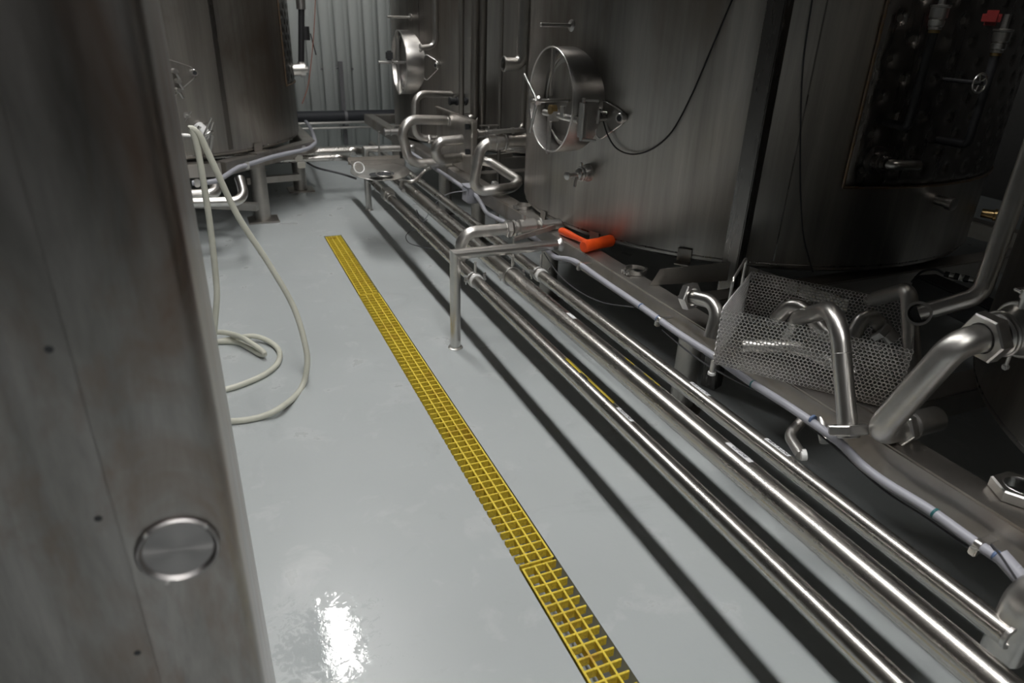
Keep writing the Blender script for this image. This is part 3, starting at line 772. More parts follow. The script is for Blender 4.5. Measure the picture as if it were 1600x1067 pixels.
# pipe with cap below the beam
e0_ = onx(1243, 652, 1.50); e1_ = onx(1232, 680, 1.46); e2_ = onx(1252, 712, 1.42)
tcap = bent_pipe('small curved tube below the beam ending in a white cap', [e0_ + V((0.05, 0, 0.0)), e1_, e2_], 0.05, 0.016, 'loop')
q = onx(1250, 711, 1.42); lab(MB().lathe(q, (0.5, -0.3, 0.1), [(0, 0.013), (0.002, 0.0165), (0.016, 0.0165), (0.018, 0.013)], 24).build('end_cap', 'white', tcap), 'white plastic end cap')
bent_pipe('short tube stub hanging under the hex nut of the J pipe', [onx(1283, 655, 1.53), onx(1290, 690, 1.50)], 0.02, 0.017, 'loop')
# hexagon union ring on beam at right edge
q = onz(1592, 768, BZ1+0.012)
t = thing('union_ring', 'open hexagonal union ring lying on the beam at the right edge', 'ring', q - up*0.012)
MB().hexnut(q - up*0.012, up, 0.105, 0.03, hole=0.038).build('hex_ring', 'fitting', t)
MB().torus(q + up*0.016, up, 0.036, 0.003).build('inner_lip', 'fitting', t)
# big elbow under right edge
q = onx(1606, 935, 1.42)
bent_pipe('big polished elbow at the right edge beside the end of the innermost pipe', [q + V((0.0, 0.0, -0.16)), q + V((0, 0, 0.02)), q + V((0.14, -0.05, 0.06))], 0.06, 0.04, 'loop')

# ------------------------------------------------------------------ grey conduit along the right beam
CXp = 1.47
pts = [(640, 237), (672, 258), (700, 276), (728, 296)]
seg1 = [onx(x, y, CXp) for x, y in pts]
pts = [(742, 303), (752, 318), (760, 332), (775, 341), (800, 352), (835, 372), (852, 388), (868, 402), (888, 405), (905, 412), (940, 437), (1000, 478), (1062, 522), (1110, 553), (1170, 595), (1240, 640), (1310, 690), (1345, 725), (1385, 755), (1450, 795), (1520, 845), (1592, 893)]
seg2 = [onx(x, y, CXp) for x, y in pts]
t = thing('conduit', 'light grey plastic conduit running along the outside of the right beam', 'conduit', (CXp, 2.2, 0.38))
MB().tube(smooth_path(seg1, 5), 0.0125, 16).build('tube', 'conduit', t)
MB().tube(smooth_path(seg2, 5), 0.0125, 18).build('tube', 'conduit', t)
def along(p, r, w, mt, nm):
    i = min(range(len(seg2)), key=lambda k: (seg2[k]-p).length); j = min(i+1, len(seg2)-1); d = (seg2[j]-seg2[j-1]).normalized()
    return MB().lathe(p - d*w/2, d, [(0, r-0.001), (0.001, r), (w-0.001, r), (w, r-0.001)], 20).build(nm, mt, t), d
for (px, py, mt) in ((1002, 479, 'blue'), (1029, 498, 'blue'), (1177, 600, 'teal'), (1270, 655, 'blue'), (1461, 802, 'teal'), (1556, 868, 'blue')):
    along(onx(px, py, CXp), 0.0134, 0.007, mt, 'tape_band')
for (px, py) in ((815, 360), (908, 414), (1032, 500), (1530, 852)):
    p = onx(px, py, CXp)
    o, d = along(p, 0.0142, 0.016, 'fitting', 'strap')
    MB().box(p + V((-0.012, 0, -0.012)), (0.018, 0.018, 0.022), bev=0.003).build('strap_screw', 'fitting', t)
    MB().box(p + V((0.025, 0, 0.006)), (0.05, 0.02, 0.003), bev=0.001).build('strap_tab', 'fitting', t)
p = onx(1590, 897, CXp); MB().cyl(p + V((0, 0.045, 0.016)), p + V((0, -0.03, -0.012)), 0.018).build('end_bushing', 'conduit', t)
MB().box(p + V((-0.005, -0.06, -0.012)), (0.05, 0.06, 0.055), bev=0.012).build('conduit_body', 'conduit', t)
p = onx(735, 303, CXp-0.01)
t2 = thing('junction_box', 'small grey plastic junction box on the conduit at the far right beam', 'box', p - up*0.06)
MB().box(p + up*0.0, (0.075, 0.11, 0.10), bev=0.008).build('body', 'conduit', t2)
MB().box(p + up*0.052, (0.08, 0.115, 0.008), bev=0.002).build('lid', 'conduit', t2)
# thin cables along the conduit
tag(MB().tube(smooth_path([onx(x, y, 1.45) for x, y in ((850, 395), (870, 425), (900, 452), (940, 472), (990, 480))], 6), 0.003, 6).build('thin_cable', 'cable'), 'thin grey cable sagging below the beam, left of the blue tape bands', 'cable')
tag(MB().tube(smooth_path([onx(x, y+5, 1.465) for x, y in ((1035, 510), (1060, 532), (1100, 562), (1150, 590), (1220, 625), (1300, 690), (1380, 760), (1450, 806), (1530, 862))], 6), 0.003, 6).build('thin_cable', 'cable'), 'thin dark cable hanging under the conduit, from the basket to the right edge', 'cable')
tag(MB().tube(smooth_path([onx(x, y, 1.36) for x, y in ((1555, 860), (1548, 850), (1562, 866), (1575, 885), (1588, 905))], 6), 0.0025, 6).build('thin_cable', 'cable'), 'short dark cable loop around the conduit end at the right edge', 'cable')
tag(MB().tube(smooth_path([onx(x, y, 1.42) for x, y in ((663, 345), (680, 318), (700, 303), (728, 298))], 6), 0.0028, 6).build('thin_cable', 'conduit'), 'thin grey cable arching from the pipes to the junction box', 'cable')

# ------------------------------------------------------------------ manway of the big tank
def manway(T, tank_root, p, R, label, dp=0.10):
    n = V((-1, 0, 0)); s = V((0, -1, 0))
    t = MB().lathe(p - n*0.16, n, [(0, R), (0.16+dp, R), (0.164+dp, R-0.002), (0.164+dp, R-0.006), (0.16+dp, R-0.008), (0, R-0.008)], 72, closed=True).build('manway', 'satin', tank_root); lab(t, label)
    MB().torus(p + n*(dp+0.004), n, R-0.003, 0.0045, 72).build('collar_rim', 'fitting', t)
    MB().lathe(p + n*0.005, n, [(0, R-0.010), (0.008, R-0.010), (0.014, R-0.03), (0.012, R-0.045), (-0.020, R*0.55), (-0.034, 0.0)], 64).build('lid', 'satin', t)
    MB().torus(p + n*0.022, n, R-0.035, 0.006, 64).build('lid_rib', 'satin', t)
    return t, p, n, s
RM = 0.232
t, p, n, s = manway(TA, tA, V((1.595, 3.005, 1.125)), RM, 'round manway door with a spoked handle')
f = p + n*0.10
MB().bar(f + up*RM*1.02, f + up*0.02, 0.022, 0.012, up=n, bev=0.003).build('yoke_bar', 'fitting', t)
MB().bar(f - up*0.03, f - up*RM*1.05, 0.026, 0.014, up=n, bev=0.003).build('yoke_bar', 'fitting', t)
MB().cyl(f - n*0.09, f + n*0.10, 0.009).build('spindle', 'fitting', t)
hub = f + n*0.055
MB().hexnut(hub, n, 0.036, 0.03).build('hub_nut', 'fitting', t)
lft = -s if (-s).dot(right) < 0 else s      # direction that reads as left in the photo
for (l, u_, L) in ((0.72, 0.62, 0.16), (0.22, -0.97, 0.15), (-0.75, 0.35, 0.05)):
    d = (lft*l + up*u_).normalized()
    MB().cyl(hub + n*0.015 + d*0.012, hub + n*0.03 + d*L, 0.0072, seg=14).build('handle_spoke', 'fitting', t)
# hinge arm
hr = -lft
z1 = f - up*0.055 + n*0.015
MB().cyl(z1 + lft*0.03, z1 + hr*(RM+0.02) - n*0.035, 0.0145).build('hinge_arm', 'fitting', t)
o = MB().cyl(z1 + hr*0.075 + up*0.025 - n*0.005, z1 + hr*0.075 + up*0.025 + n*0.025, 0.021).build('sight_boss', 'brass', t); lab(o, 'round brass-coloured boss')
MB().bar(z1 + hr*0.055, z1 + hr*0.095, 0.04, 0.05, up=up, bev=0.004).build('boss_block', 'fitting', t)
MB().cyl(z1 + hr*0.155, z1 + hr*0.155 + up*0.05, 0.011).build('arm_pin', 'fitting', t)
pv = z1 + hr*(RM+0.03) - n*0.045
MB().cyl(pv - up*0.07, pv + up*0.075, 0.019).build('hinge_barrel', 'fitting', t)
MB().cyl(pv - up*0.085, pv + up*0.095, 0.008).build('hinge_pin', 'fitting', t)
for dz in (0.085, -0.082):
    MB().bar(pv + up*dz + lft*0.01, pv + up*dz + hr*0.03 - n*0.06, 0.026, 0.008, bev=0.002).build('hinge_plate', 'fitting', t)
manA = (p, n, s, hr)
def pad_plate(T, tank_root, px, py, label, sc_=1.0, flip=1):
    """rounded triangular weld pad with a small socket"""
    c = oncyl(px, py, T[:2], T[2]+0.001); n = V((c.x-T[0], c.y-T[1], 0)).normalized(); s = V((-n.y, n.x, 0))
    if s.dot(right) < 0: s = -s
    s = s*flip
    tri = [(-0.085, 0.085), (0.10, 0.02), (-0.085, -0.115)]
    out = []
    q3 = [V((a*sc_, b_*sc_, 0)) for a, b_ in tri]; q3 = q3 + q3[:1]
    path = fillet([(q3[0]+q3[2])/2] + q3[:3] + [(q3[0]+q3[2])/2], 0.035*sc_, 6)
    pts = [c + s*q.x + up*q.y - n*0.004 for q in path[:-1]]
    t = lab(MB().prism(pts, n*0.010).build('weld_pad', 'tank', tank_root), label)
    MB().tube([q + n*0.010 for q in pts], 0.0035, 8, closed=True).build('pad_rim', 'fitting', t)
    b = MB(); g = c + s*0.055*sc_ + up*0.012*sc_
    b.lathe(g, n, [(0, 0.021), (0.03, 0.021), (0.032, 0.019), (0.032, 0.013)], 24); b.build('socket', 'fitting', t)
    MB().lathe(g + n*0.0322, n, [(0, 0.013), (0.0005, 0.0)], 20).build('socket_bore', 'darkpaint', t)
    return t, c, n, s
t, c, n, s = pad_plate(TA, tA, 958, 186, 'rounded triangular pad with a round socket')
b = MB(); b.cyl(c - s*0.04 + n*0.0, c - s*0.04 + n*0.06, 0.012); b.cyl(c - s*0.04 + n*0.055 - up*0.02, c - s*0.04 + n*0.055 + up*0.035, 0.008); b.cyl(c - s*0.035 + n*0.05 + up*0.03, c - s*0.0 + n*0.05 + up*0.03, 0.0045)
b.build('probe', 'fitting', t)
# dangling cable on the tank face
cpts = [(1146, -5), (1110, 80), (1080, 150), (1050, 205), (1020, 232), (990, 241), (965, 233), (950, 212), (940, 180), (934, 160)]
path = smooth_path([oncyl(x, y, TA[:2], TA[2]+0.02) for x, y in cpts], 6)
tag(MB().tube(path, 0.0035, 8).build('hanging_cable', 'black'), 'thin black cable hanging in a loop down the front of the big tank', 'cable')
cpts = [(1270, -5), (1255, 100), (1251, 200), (1251, 300), (1256, 370), (1270, 425)]
tag(MB().tube(smooth_path([oncyl(x, min(y, 425), TA[:2], TA[2]+0.006) for x, y in cpts], 6), 0.003, 8).build('hanging_cable', 'cable'), 'thin grey cable hanging straight down the tank beside the dimpled plate', 'cable')
def thermowell(T, tank_root, px, py, label, L=0.12):
    c = oncyl(px, py, T[:2], T[2]); n = V((c.x-T[0], c.y-T[1], 0)).normalized()
    MB().lathe(c - n*0.004, n, [(0, 0.026), (0.006, 0.026), (0.010, 0.018), (0.012, 0.0085), (L, 0.0085), (L+0.002, 0.007)], 24).build('thermowell_pin', 'fitting', tank_root)
thermowell(TA, tA, 893, 40, '', 0.17)
# sample port below the manway
c = oncyl(918, 270, TA[:2], TA[2]); n = V((c.x-TA[0], c.y-TA[1], 0)).normalized(); s = V((-n.y, n.x, 0))
t = MB().lathe(c - n*0.006, n, [(0, 0.041), (0.008, 0.041), (0.03, 0.034), (0.045, 0.024)], 32).build('sample_valve', 'fitting', tA)
MB().ring(c + n*0.038, n, 0.034, 0.01, 0.014).build('clamp_ring', 'fitting', t)
MB().bar(c + n*0.045 + up*0.034, c + n*0.045 + up*0.052, 0.012, 0.012, up=n, bev=0.002).build('clamp_lug', 'fitting', t)
MB().lathe(c + n*0.052, n, [(0, 0.026), (0.012, 0.024), (0.016, 0.010), (0.075, 0.010), (0.077, 0.019), (0.083, 0.019), (0.085, 0.015)], 24).build('stem', 'fitting', t)
MB().cyl(c + n*0.07 - up*0.005, c + n*0.08 - up*0.055, 0.007).build('spout', 'fitting', t)
# ------------------------------------------------------------------ ball valve + elbow by the near stand (leaves the big tank)
YV = 3.02
a = ony(868, 347, YV); zc = a.z
def at(px, py, Y=YV): return ony(px, py, Y)
t = thing('outlet_pipe', 'steel elbow pipe coming off the ball valve and turning down behind the near stand', 'pipe', at(710, 380))
pA = at(795, 357); pB = at(722, 367); pB.z = pA.z; pC = V((pB.x-0.012, YV, 0.385))
MB().tube(fillet([pA, V((pB.x, YV, pA.z)), pC], 0.075, 12), 0.029, 32).build('tube', 'loop', t)
dX = V((1, 0, 0))
MB().hexnut(V((at(790, 357).x, YV, pA.z)), dX, 0.075, 0.028).build('hex_nut', 'fitting', t)
v0 = V((at(800, 355).x, YV, pA.z)); xl = lambda px: at(px, 352).x
t = thing('ball_valve', 'steel ball valve with a long flat lever lying across the beam next to the hammer', 'valve', v0)
x0 = xl(802); x1 = xl(845); Lb = x1-x0
MB().lathe(v0, dX, [(0, 0.03), (0.002, 0.038), (0.012, 0.038), (0.016, 0.030), (0.028, 0.030), (0.034, 0.038), (0.036, 0.041), (0.036+Lb*0.55, 0.041), (0.04+Lb*0.55, 0.036), (0.052+Lb*0.55, 0.030), (0.062+Lb*0.55, 0.030), (0.064+Lb*0.55, 0.038), (0.076+Lb*0.55, 0.038), (0.078+Lb*0.55, 0.027), (0.20+Lb*0.55, 0.027)], 36).build('body', 'loop', t)
MB().torus(v0 + dX*0.010, dX, 0.037, 0.004).build('clamp_ring', 'fitting', t)
MB().torus(v0 + dX*(0.070+Lb*0.55), dX, 0.037, 0.004).build('clamp_ring', 'fitting', t)
sx = v0 + dX*0.06
MB().cyl(sx + up*0.035, sx + up*0.062, 0.010).build('stem', 'fitting', t); MB().hexnut(sx + up*0.055, up, 0.020, 0.008).build('stem_nut', 'fitting', t)
la = at(803, 374, 2.96); lb_ = at(868, 354, 2.99)
MB().bar(la, lb_, 0.010, 0.026, bev=0.003).build('lever', 'frame', t)
b = MB(); b.cyl(at(803, 372, 2.955), at(803, 372, 2.955) - up*0.17, 0.006, seg=12); b.build('drip_tube', 'fitting', t)
MB().bar(at(846, 363, 2.99), at(862, 359, 3.0), 0.012, 0.006, bev=0.002).build('catch', 'fitting', t)

# ------------------------------------------------------------------ loop pipes and valves at the far end of the big tank
def loop(label, pts, Y, R, r, nuts=(), mt='loop', extra=None, cat='pipe', Yl=None):
    path = [ony(q[0], q[1], q[2] if len(q) > 2 else Y) for q in pts]
    t = thing('loop_pipe', label, cat, (path[0].x, path[0].y, min(k.z for k in path)))
    MB().tube(fillet(path, R, 10), r, 28).build('tube', mt, t)
    for (px, py, d, af, L) in nuts:
        MB().hexnut(ony(px, py, Y), V(d), af, L).build('hex_nut', 'fitting', t)
    return t
lt = loop('steel loop pipe from the large clamped valve, bending down to the beam', [(828, 222, 3.75), (752, 222, 3.75), (738, 300, 3.75), (778, 296, 3.72), (800, 293, 3.78), (812, 283, 3.8), (765, 252, 4.15), (738, 250, 4.15)], 3.75, 0.085, 0.030,
     nuts=((770, 294, (1, 0.0, 0.0), 0.075, 0.03),))
v0 = ony(762, 222, 3.75)
t = thing('butterfly_valve', 'large clamped valve with a flat handle on the left side of the big tank', 'valve', v0)
XX = lambda px: ony(px, 222, 3.75).x - v0.x
MB().lathe(v0, dX, [(0, 0.034), (0.002, 0.042), (XX(772), 0.042), (XX(773), 0.045), (XX(784), 0.045), (XX(785), 0.036), (XX(790), 0.036), (XX(791), 0.047), (XX(797), 0.047), (XX(798), 0.043), (XX(820), 0.043), (XX(821), 0.034), (XX(835), 0.034)], 32).build('body', 'loop', t)
MB().hexnut(v0 + dX*XX(772), dX, 0.088, 0.02).build('union_nut', 'fitting', t)
MB().torus(v0 + dX*XX(787), dX, 0.046, 0.005).build('clamp_ring', 'fitting', t)
h_ = ony(765, 206, 3.72); h2 = ony(818, 206, 3.76)
MB().bar(h_, V((h2.x, h2.y, h_.z)), 0.05, 0.018, bev=0.004).build('handle', 'fitting', t)
MB().cyl(v0 + dX*XX(800) + up*0.03, v0 + dX*XX(800) + up*0.075, 0.012).build('stem', 'fitting', t)

loop('C-shaped steel loop pipe in front of the far tank, the brightest of the far loops', [(700, 188, 4.75), (622, 186, 4.7), (640, 256, 4.7), (738, 252, 4.7)], 4.7, 0.10, 0.032, nuts=((722, 253, (1, 0, 0), 0.075, 0.03),))
loop('slim steel loop pipe rising behind the C-shaped loop, below the far manway', [(712, 148, 5.25), (648, 146, 5.2), (648, 215, 5.2), (690, 217, 5.2)], 5.2, 0.085, 0.026, nuts=((668, 217, (1, 0, 0), 0.06, 0.025),))
loop('half-round steel elbow pipe behind the upright bracket plate', [(722, 218, 4.4), (680, 222, 4.4), (682, 250, 4.4), (718, 246, 4.5)], 4.4, 0.08, 0.034, mt='steel')
# valves on the far tank lines
for k, (px, py, Y, lb) in enumerate(((700, 190, 4.72, 'row of clamp fittings at the upper end of the C-shaped loop pipe'), (695, 217, 5.1, 'small shiny valve at the lower end of the slim loop pipe'), (702, 158, 5.15, 'dark actuator valve under the top run of the slim loop pipe'), (600, 206, 5.9, 'small shiny valve on the beam end near the back wall'), (745, 209, 4.3, 'clamped pipe stub passing through the upright bracket plate'))):
    q = ony(px, py, Y); t = thing('clamp_valve', lb, 'valve', q, )
    b = MB(); b.lathe(q, dX, [(0, 0.022), (0.0, 0.03), (0.012, 0.03), (0.014, 0.024), (0.05, 0.024), (0.052, 0.032), (0.066, 0.032), (0.068, 0.025), (0.12, 0.025), (0.122, 0.033), (0.136, 0.033), (0.138, 0.02), (0.22, 0.02)], 24); b.build('body', 'darkpaint' if k == 2 else 'fitting', t)
    b = MB(); b.cyl(q + dX*0.08, q + dX*0.08 + up*0.05, 0.008); b.build('stem', 'fitting', t)
    b = MB(); b.bar(q + dX*0.02 + up*0.05, q + dX*0.16 + up*0.05, 0.02, 0.008, bev=0.002); b.build('handle', 'fitting', t)
# small lever valve standing on far stand bar
q = ony(592, 205, 5.45)
tag(MB().cyl(q, ony(592, 250, 5.45), 0.007, seg=12).build('lever_rod', 'fitting'), 'thin upright steel rod in front of the far pipe stand', 'rod')

# upright bracket plate
Y = 4.25
c1 = ony(682, 167, 5.0); c2 = ony(741, 190, 4.25); c3 = ony(741, 262, 4.25); c4 = ony(700, 250, 4.9)
c3 = V((c2.x, c2.y, 0.505)); c4 = V((c1.x, c1.y, 0.505))
t = thing('bracket_plate', 'upright dark steel plate with small square holes standing on the far right beam', 'plate', c3)
nrm = (c1-c2).cross(up).normalized()
MB().prism([c1, c2, c3, c4], nrm*0.006).build('plate', 'tank', t)
MB().bar(c2, c3, 0.03, 0.03, up=nrm, bev=0.002).build('edge_angle', 'frame', t)
MB().bar(c1, c2, 0.03, 0.012, bev=0.002).build('top_flange', 'frame', t)
for (px, py) in ((730, 198), (730, 237)):
    q = ony(px, py, 4.33); MB().box(q - nrm*0.0, (0.03, 0.012, 0.035), bev=0.002).build('square_tab', 'darkpaint', t)
# vertical tubes between the tanks
verts = (((719, -5), (721, 186), 4.55, 0.018), ((738, -5), (741, 150), 4.6, 0.026), ((753, -5), (752, 200), 4.6, 0.030), ((781, -5), (780, 210), 4.3, 0.012))
for k, (a, c, Y, r) in enumerate(verts):
    A = ony(a[0], a[1], Y); C2 = ony(c[0], c[1], Y); A.x = C2.x
    path = [V((C2.x, Y, 2.8)), V((C2.x, Y, 0.004 if k > 1 else C2.z))]
    if k == 1: path = [V((C2.x, Y, 2.8)), V((C2.x, Y, ony(741, 182, Y).z)), ony(734, 186, Y)]
    lb = ('thin upright tube left of the group between the far and the big tank', 'upright tube ending in a small elbow on top of the bracket plate', 'thickest of the upright tubes between the far and the big tank', 'thinnest upright tube between the far and the big tank')[k]
    tag(MB().tube(fillet(path, 0.05, 8), r, 20).build('upright_pipe', 'tank'), lb, 'pipe', 'upright tubes between the tanks')
Y = 3.95; cx_ = ony(818, 60, Y).x
path = [V((cx_, Y, 2.8)), V((cx_, Y, ony(818, 100, Y).z)), ony(789, 100, Y)]
t = thing('drain_elbow', 'upright steel pipe ending in an open elbow, left of the manway', 'pipe', path[-1])
MB().tube(fillet(path, 0.10, 12), 0.036, 28, caps=False).build('tube', 'steel', t)
MB().ring(path[-1] - V((0.012, 0, 0)), (1, 0, 0), 0.043, 0.034, 0.012).build('ferrule', 'fitting', t)
MB().lathe(path[-1] + V((0.03, 0, 0)), (1, 0, 0), [(0, 0.035), (0.001, 0)], 24).build('inner_baffle', 'darkpaint', t)  # dark disc painted as the shade inside the open elbow
Y = 4.05; q = ony(819, 150, Y)
tag(MB().tube(fillet([V((q.x, Y, 2.8)), V((q.x, Y, ony(818, 198, Y).z)), ony(803, 212, Y-0.1), ony(800, 222, Y-0.15)], 0.05, 8), 0.016, 16).build('upright_pipe', 'tank'), 'slim upright tube curving onto the large clamped valve', 'pipe', 'upright tubes between the tanks')
tag(MB().box((ony(845, 200, 4.35).x, 4.35, 1.5), (0.10, 0.08, 3.0), bev=0.005).build('support_column', 'tank'), 'square column standing in the gap between the far and the big tank', 'column')
for k, (a, c, Y) in enumerate((((760, 246), (800, 241), 4.6), ((755, 272), (800, 267), 4.5))):
    tag(MB().bar(ony(*a, Y), ony(*c, Y), 0.03, 0.03).build('rail', 'frame'), ['upper short rail seen through the loop pipe', 'lower short rail seen through the loop pipe'][k], 'rail')

# far manway
t, p, n, s = manway(TE, tE, V((1.535, 5.70, 1.105)), 0.235, 'round manway door with a cross yoke', 0.05)
f = p + n*0.06; lft = -s if (-s).dot(right) < 0 else s
MB().bar(f + up*0.235, f - up*0.24, 0.022, 0.02, up=n, bev=0.003).build('yoke_bar', 'fitting', t)
MB().cyl(f - n*0.05, f + n*0.16, 0.012).build('spindle', 'fitting', t)
MB().cyl(f + n*0.05 + lft*0.14, f + n*0.05 - lft*0.10, 0.009).build('handle_bar', 'fitting', t)
MB().box(f + n*0.07 + up*0.05, (0.05, 0.05, 0.07), bev=0.01).build('latch_block', 'darkpaint', t)
thermowell(TE, tE, 641, 27, '', 0.2)
t, c, n, s = pad_plate(TE, tE, 676, 104, 'faint triangular pad', 1.1)
Y = 5.35; q = ony(680, 40, Y)
path = [V((q.x, Y, 2.8)), V((q.x, Y, ony(680, 72, Y).z)), ony(658, 75, Y)]
t = thing('drop_pipe', 'slim upright pipe ending in an elbow to the left, beside the far manway', 'pipe', path[-1])
MB().tube(fillet(path, 0.08, 10), 0.020, 20).build('tube', 'steel', t)
MB().ring(path[-1] - V((0.01, 0, 0)), (1, 0, 0), 0.03, 0.018, 0.012).build('ferrule', 'fitting', t)

# ------------------------------------------------------------------ round plate, tray and lever at the far stand
c = onz(594, 268, 0.52)
t = thing('round_plate', 'flat round steel plate lying on the far pipe stand', 'plate', c)
nn = V((0.0, -0.10, 1)).normalized()
MB().lathe(c, nn, [(0, 0), (0, 0.19), (0.001, 0.192), (0.004, 0.192), (0.005, 0.19), (0.005, 0)], 64).build('disc', 'steel', t)
for (px, py, rr_) in ((588, 273, 0.045), (606, 271, 0.04)):
    q = onz(px, py, 0.531); MB().lathe(q, nn, [(0, 0), (0, rr_), (0.0015, rr_), (0.0015, 0)], 30).build('dark_port', 'darkpaint', t)
MB().torus(onz(600, 272, 0.533), nn, 0.05, 0.004).build('port_ring', 'fitting', t)
q = onz(585, 254, 0.545)
t = thing('drip_tray', 'shallow steel tray with loose small fittings, on the round plate', 'tray', q)
MB().box(q + V((0.02, 0.03, 0.0)), (0.36, 0.12, 0.006), bev=0.002).build('tray_floor', 'frame', t)
MB().box(q + V((0.02, -0.03, 0.0)), (0.36, 0.004, 0.05), bev=0.001).build('tray_wall', 'frame', t)
MB().box(q + V((0.02, 0.09, 0.0)), (0.36, 0.004, 0.05), bev=0.001).build('tray_wall', 'frame', t)
q = onz(561, 262, 0.56)
tag(MB().torus(q, (0.3, -1, 0.5), 0.035, 0.005).build('gasket_ring', 'white'), 'small white gasket ring at the left of the round plate', 'gasket')
path = smooth_path([onz(x, y, z) for x, y, z in ((673, 262, 0.50), (663, 268, 0.47), (650, 281, 0.44), (640, 284, 0.43), (630, 284, 0.42), (626, 292, 0.40), (630, 298, 0.4))], 6)
b = MB(); 
for i in range(len(path)-1): pass
b.tube(path, 0.016, 10); b.build('x', 'steel') if False else None
tag(MB().tube(path, 0.012, 12).build('curved_lever', 'loop'), 'curved flat steel lever resting across the far pipes', 'lever')
q = onz(618, 300, 0.40)
t = thing('pipe_coupling', 'square-shouldered coupling on the aisle-side pipe below the round plate', 'coupling', q)
MB().box((P1[0], onx(606, 305, P1[0]).y, P1[1]+0.012), (0.075, 0.11, 0.07), bev=0.008).build('body', 'loop', t)
MB().cyl((P1[0], onx(606, 305, P1[0]).y-0.10, P1[1]), (P1[0], onx(606, 305, P1[0]).y+0.05, P1[1]), 0.034).build('collar', 'fitting', t)

# ------------------------------------------------------------------ left tank fittings
t, c, n, s = pad_plate(TC, tC, 284, 118, 'rounded triangular pad with a socket', 1.35)
b = MB()
for (dx_, dz_) in ((-0.05, 0.03), (-0.04, -0.03), (-0.05, -0.085)):
    b.cyl(c + s*dx_ + up*dz_, c + s*dx_ + up*dz_ + n*0.06, 0.016); b.cyl(c + s*dx_ + up*dz_ + n*0.05, c + s*dx_ + up*dz_ + n*0.05 - up*0.05 + s*0.02, 0.008)
b.build('probes', 'fitting', t)
c = oncyl(291, 180, TC[:2], TC[2]); n = V((c.x-TC[0], c.y-TC[1], 0)).normalized()
t = MB().lathe(c, n, [(0, 0.02), (0.01, 0.02), (0.012, 0.008), (0.07, 0.008)], 16).build('sample_cock', 'fitting', tC)
MB().cyl(c + n*0.05 - up*0.03 + V((-0.03, 0, 0)), c + n*0.05 + up*0.03 + V((0.02, 0, 0)), 0.004, seg=8).build('handle', 'fitting', t)
c = ony(322, 211, 5.0)
t = thing('wrapped_valve', 'white wrapped outlet with two long clamp bolts below the left tank', 'valve', c - up*0.1)
MB().lathe(c + V((-0.05, 0.05, 0.06)), V((0.6, -0.3, -0.8)), [(0, 0.0), (0.0, 0.025), (0.01, 0.036), (0.04, 0.04), (0.08, 0.036), (0.09, 0.025)], 20).build('wrap', 'white', t)
MB().cyl(ony(318, 212, 5.0), ony(330, 184, 4.97), 0.006, seg=10).build('clamp_bolt', 'fitting', t)
MB().cyl(ony(324, 216, 5.0), ony(333, 190, 4.97), 0.006, seg=10).build('clamp_bolt', 'fitting', t)
MB().torus(ony(322, 214, 5.0), V((0.6, -0.3, -0.8)), 0.055, 0.008).build('clamp_ring', 'fitting', t)
MB().tube(fillet([ony(331, 212, 5.0), ony(329, 228, 5.0), ony(325, 246, 5.03)], 0.03), 0.012, 12).build('stub', 'fitting', t)
MB().cyl(c, c + V((0, 0.26, 0.03)), 0.022).build('outlet_neck', 'fitting', t)
# outlet of the left tank jacket with black hose
azt = math.radians(6.8-90)
c = ony(452, 114, 5.98)
c = V((TC[0]+TC[2]*math.cos(math.radians(-7)), TC[1]+TC[2]*math.sin(math.radians(-7)), ony(458, 114, 5.85).z))
e = ony(482, 113, 5.85); e.z = c.z
t = MB().lathe(c - dX*0.03, dX, [(0, 0.05), (0.09, 0.05), (0.09, 0.058), (0.125, 0.058), (0.127, 0.03), (0.15, 0.028)], 28).build('jacket_outlet', 'fitting', tC)
MB().tube(fillet([c + dX*0.11, V((e.x-0.005, c.y, c.z)), V((e.x-0.005, c.y, c.z+0.06))], 0.035, 8), 0.029, 20).build('elbow', 'fitting', t)
ex = V((e.x-0.005, c.y, c.z+0.045))
t = thing('black_hose', 'black upright hose with a small shut-off valve, in front of the back wall', 'hose', ex)
top = ony(471, -8, c.y)
MB().tube([ex, ex + (top-ex)*0.5, top], 0.024, 18).build('hose', 'black', t)
md_ = ony(477, 52, c.y); MB().cyl(md_ - up*0.05, md_ + up*0.05, 0.034).build('valve_body', 'black', t)
MB().bar(md_ + V((0.04, 0, 0.0)), md_ + V((0.07, 0, -0.16)), 0.018, 0.008, bev=0.002).build('valve_lever', 'darkpaint', t)
MB().cyl(ony(470, 8, c.y) - up*0.03, ony(470, 8, c.y) + up*0.06, 0.036).build('coupling', 'fitting', t)
tag(MB().tube(smooth_path([ony(x, y, 5.75) for x, y in ((493, -10), (491, 40), (487, 90), (481, 135), (472, 162))], 6), 0.003, 6).build('hanging_wire', 'wire'), 'thin reddish wire hanging beside the black hose', 'wire')
# conduit on the left stand
lp = [(300, 286), (330, 284), (345, 279), (372, 262), (385, 258), (430, 244), (475, 234), (488, 228), (492, 220), (485, 200), (478, 190)]
def hexline(px, py):
    # point on the outer side of the left stand, a hand's width below its top
    best = None
    for zz in (0.45,): best = onz(px, py, zz)
    return best
t = thing('conduit', 'light grey plastic conduit following the left tank stand', 'conduit', onz(385, 258, 0.45))
MB().tube(smooth_path([onz(x, y, 0.475) for x, y in lp], 6), 0.016, 16).build('tube', 'conduit', t)
for (px, py) in ((386, 258), (475, 233), (308, 286)):
    q = onz(px, py, 0.475); MB().box(q, (0.03, 0.03, 0.05), bev=0.005).build('strap', 'fitting', t)
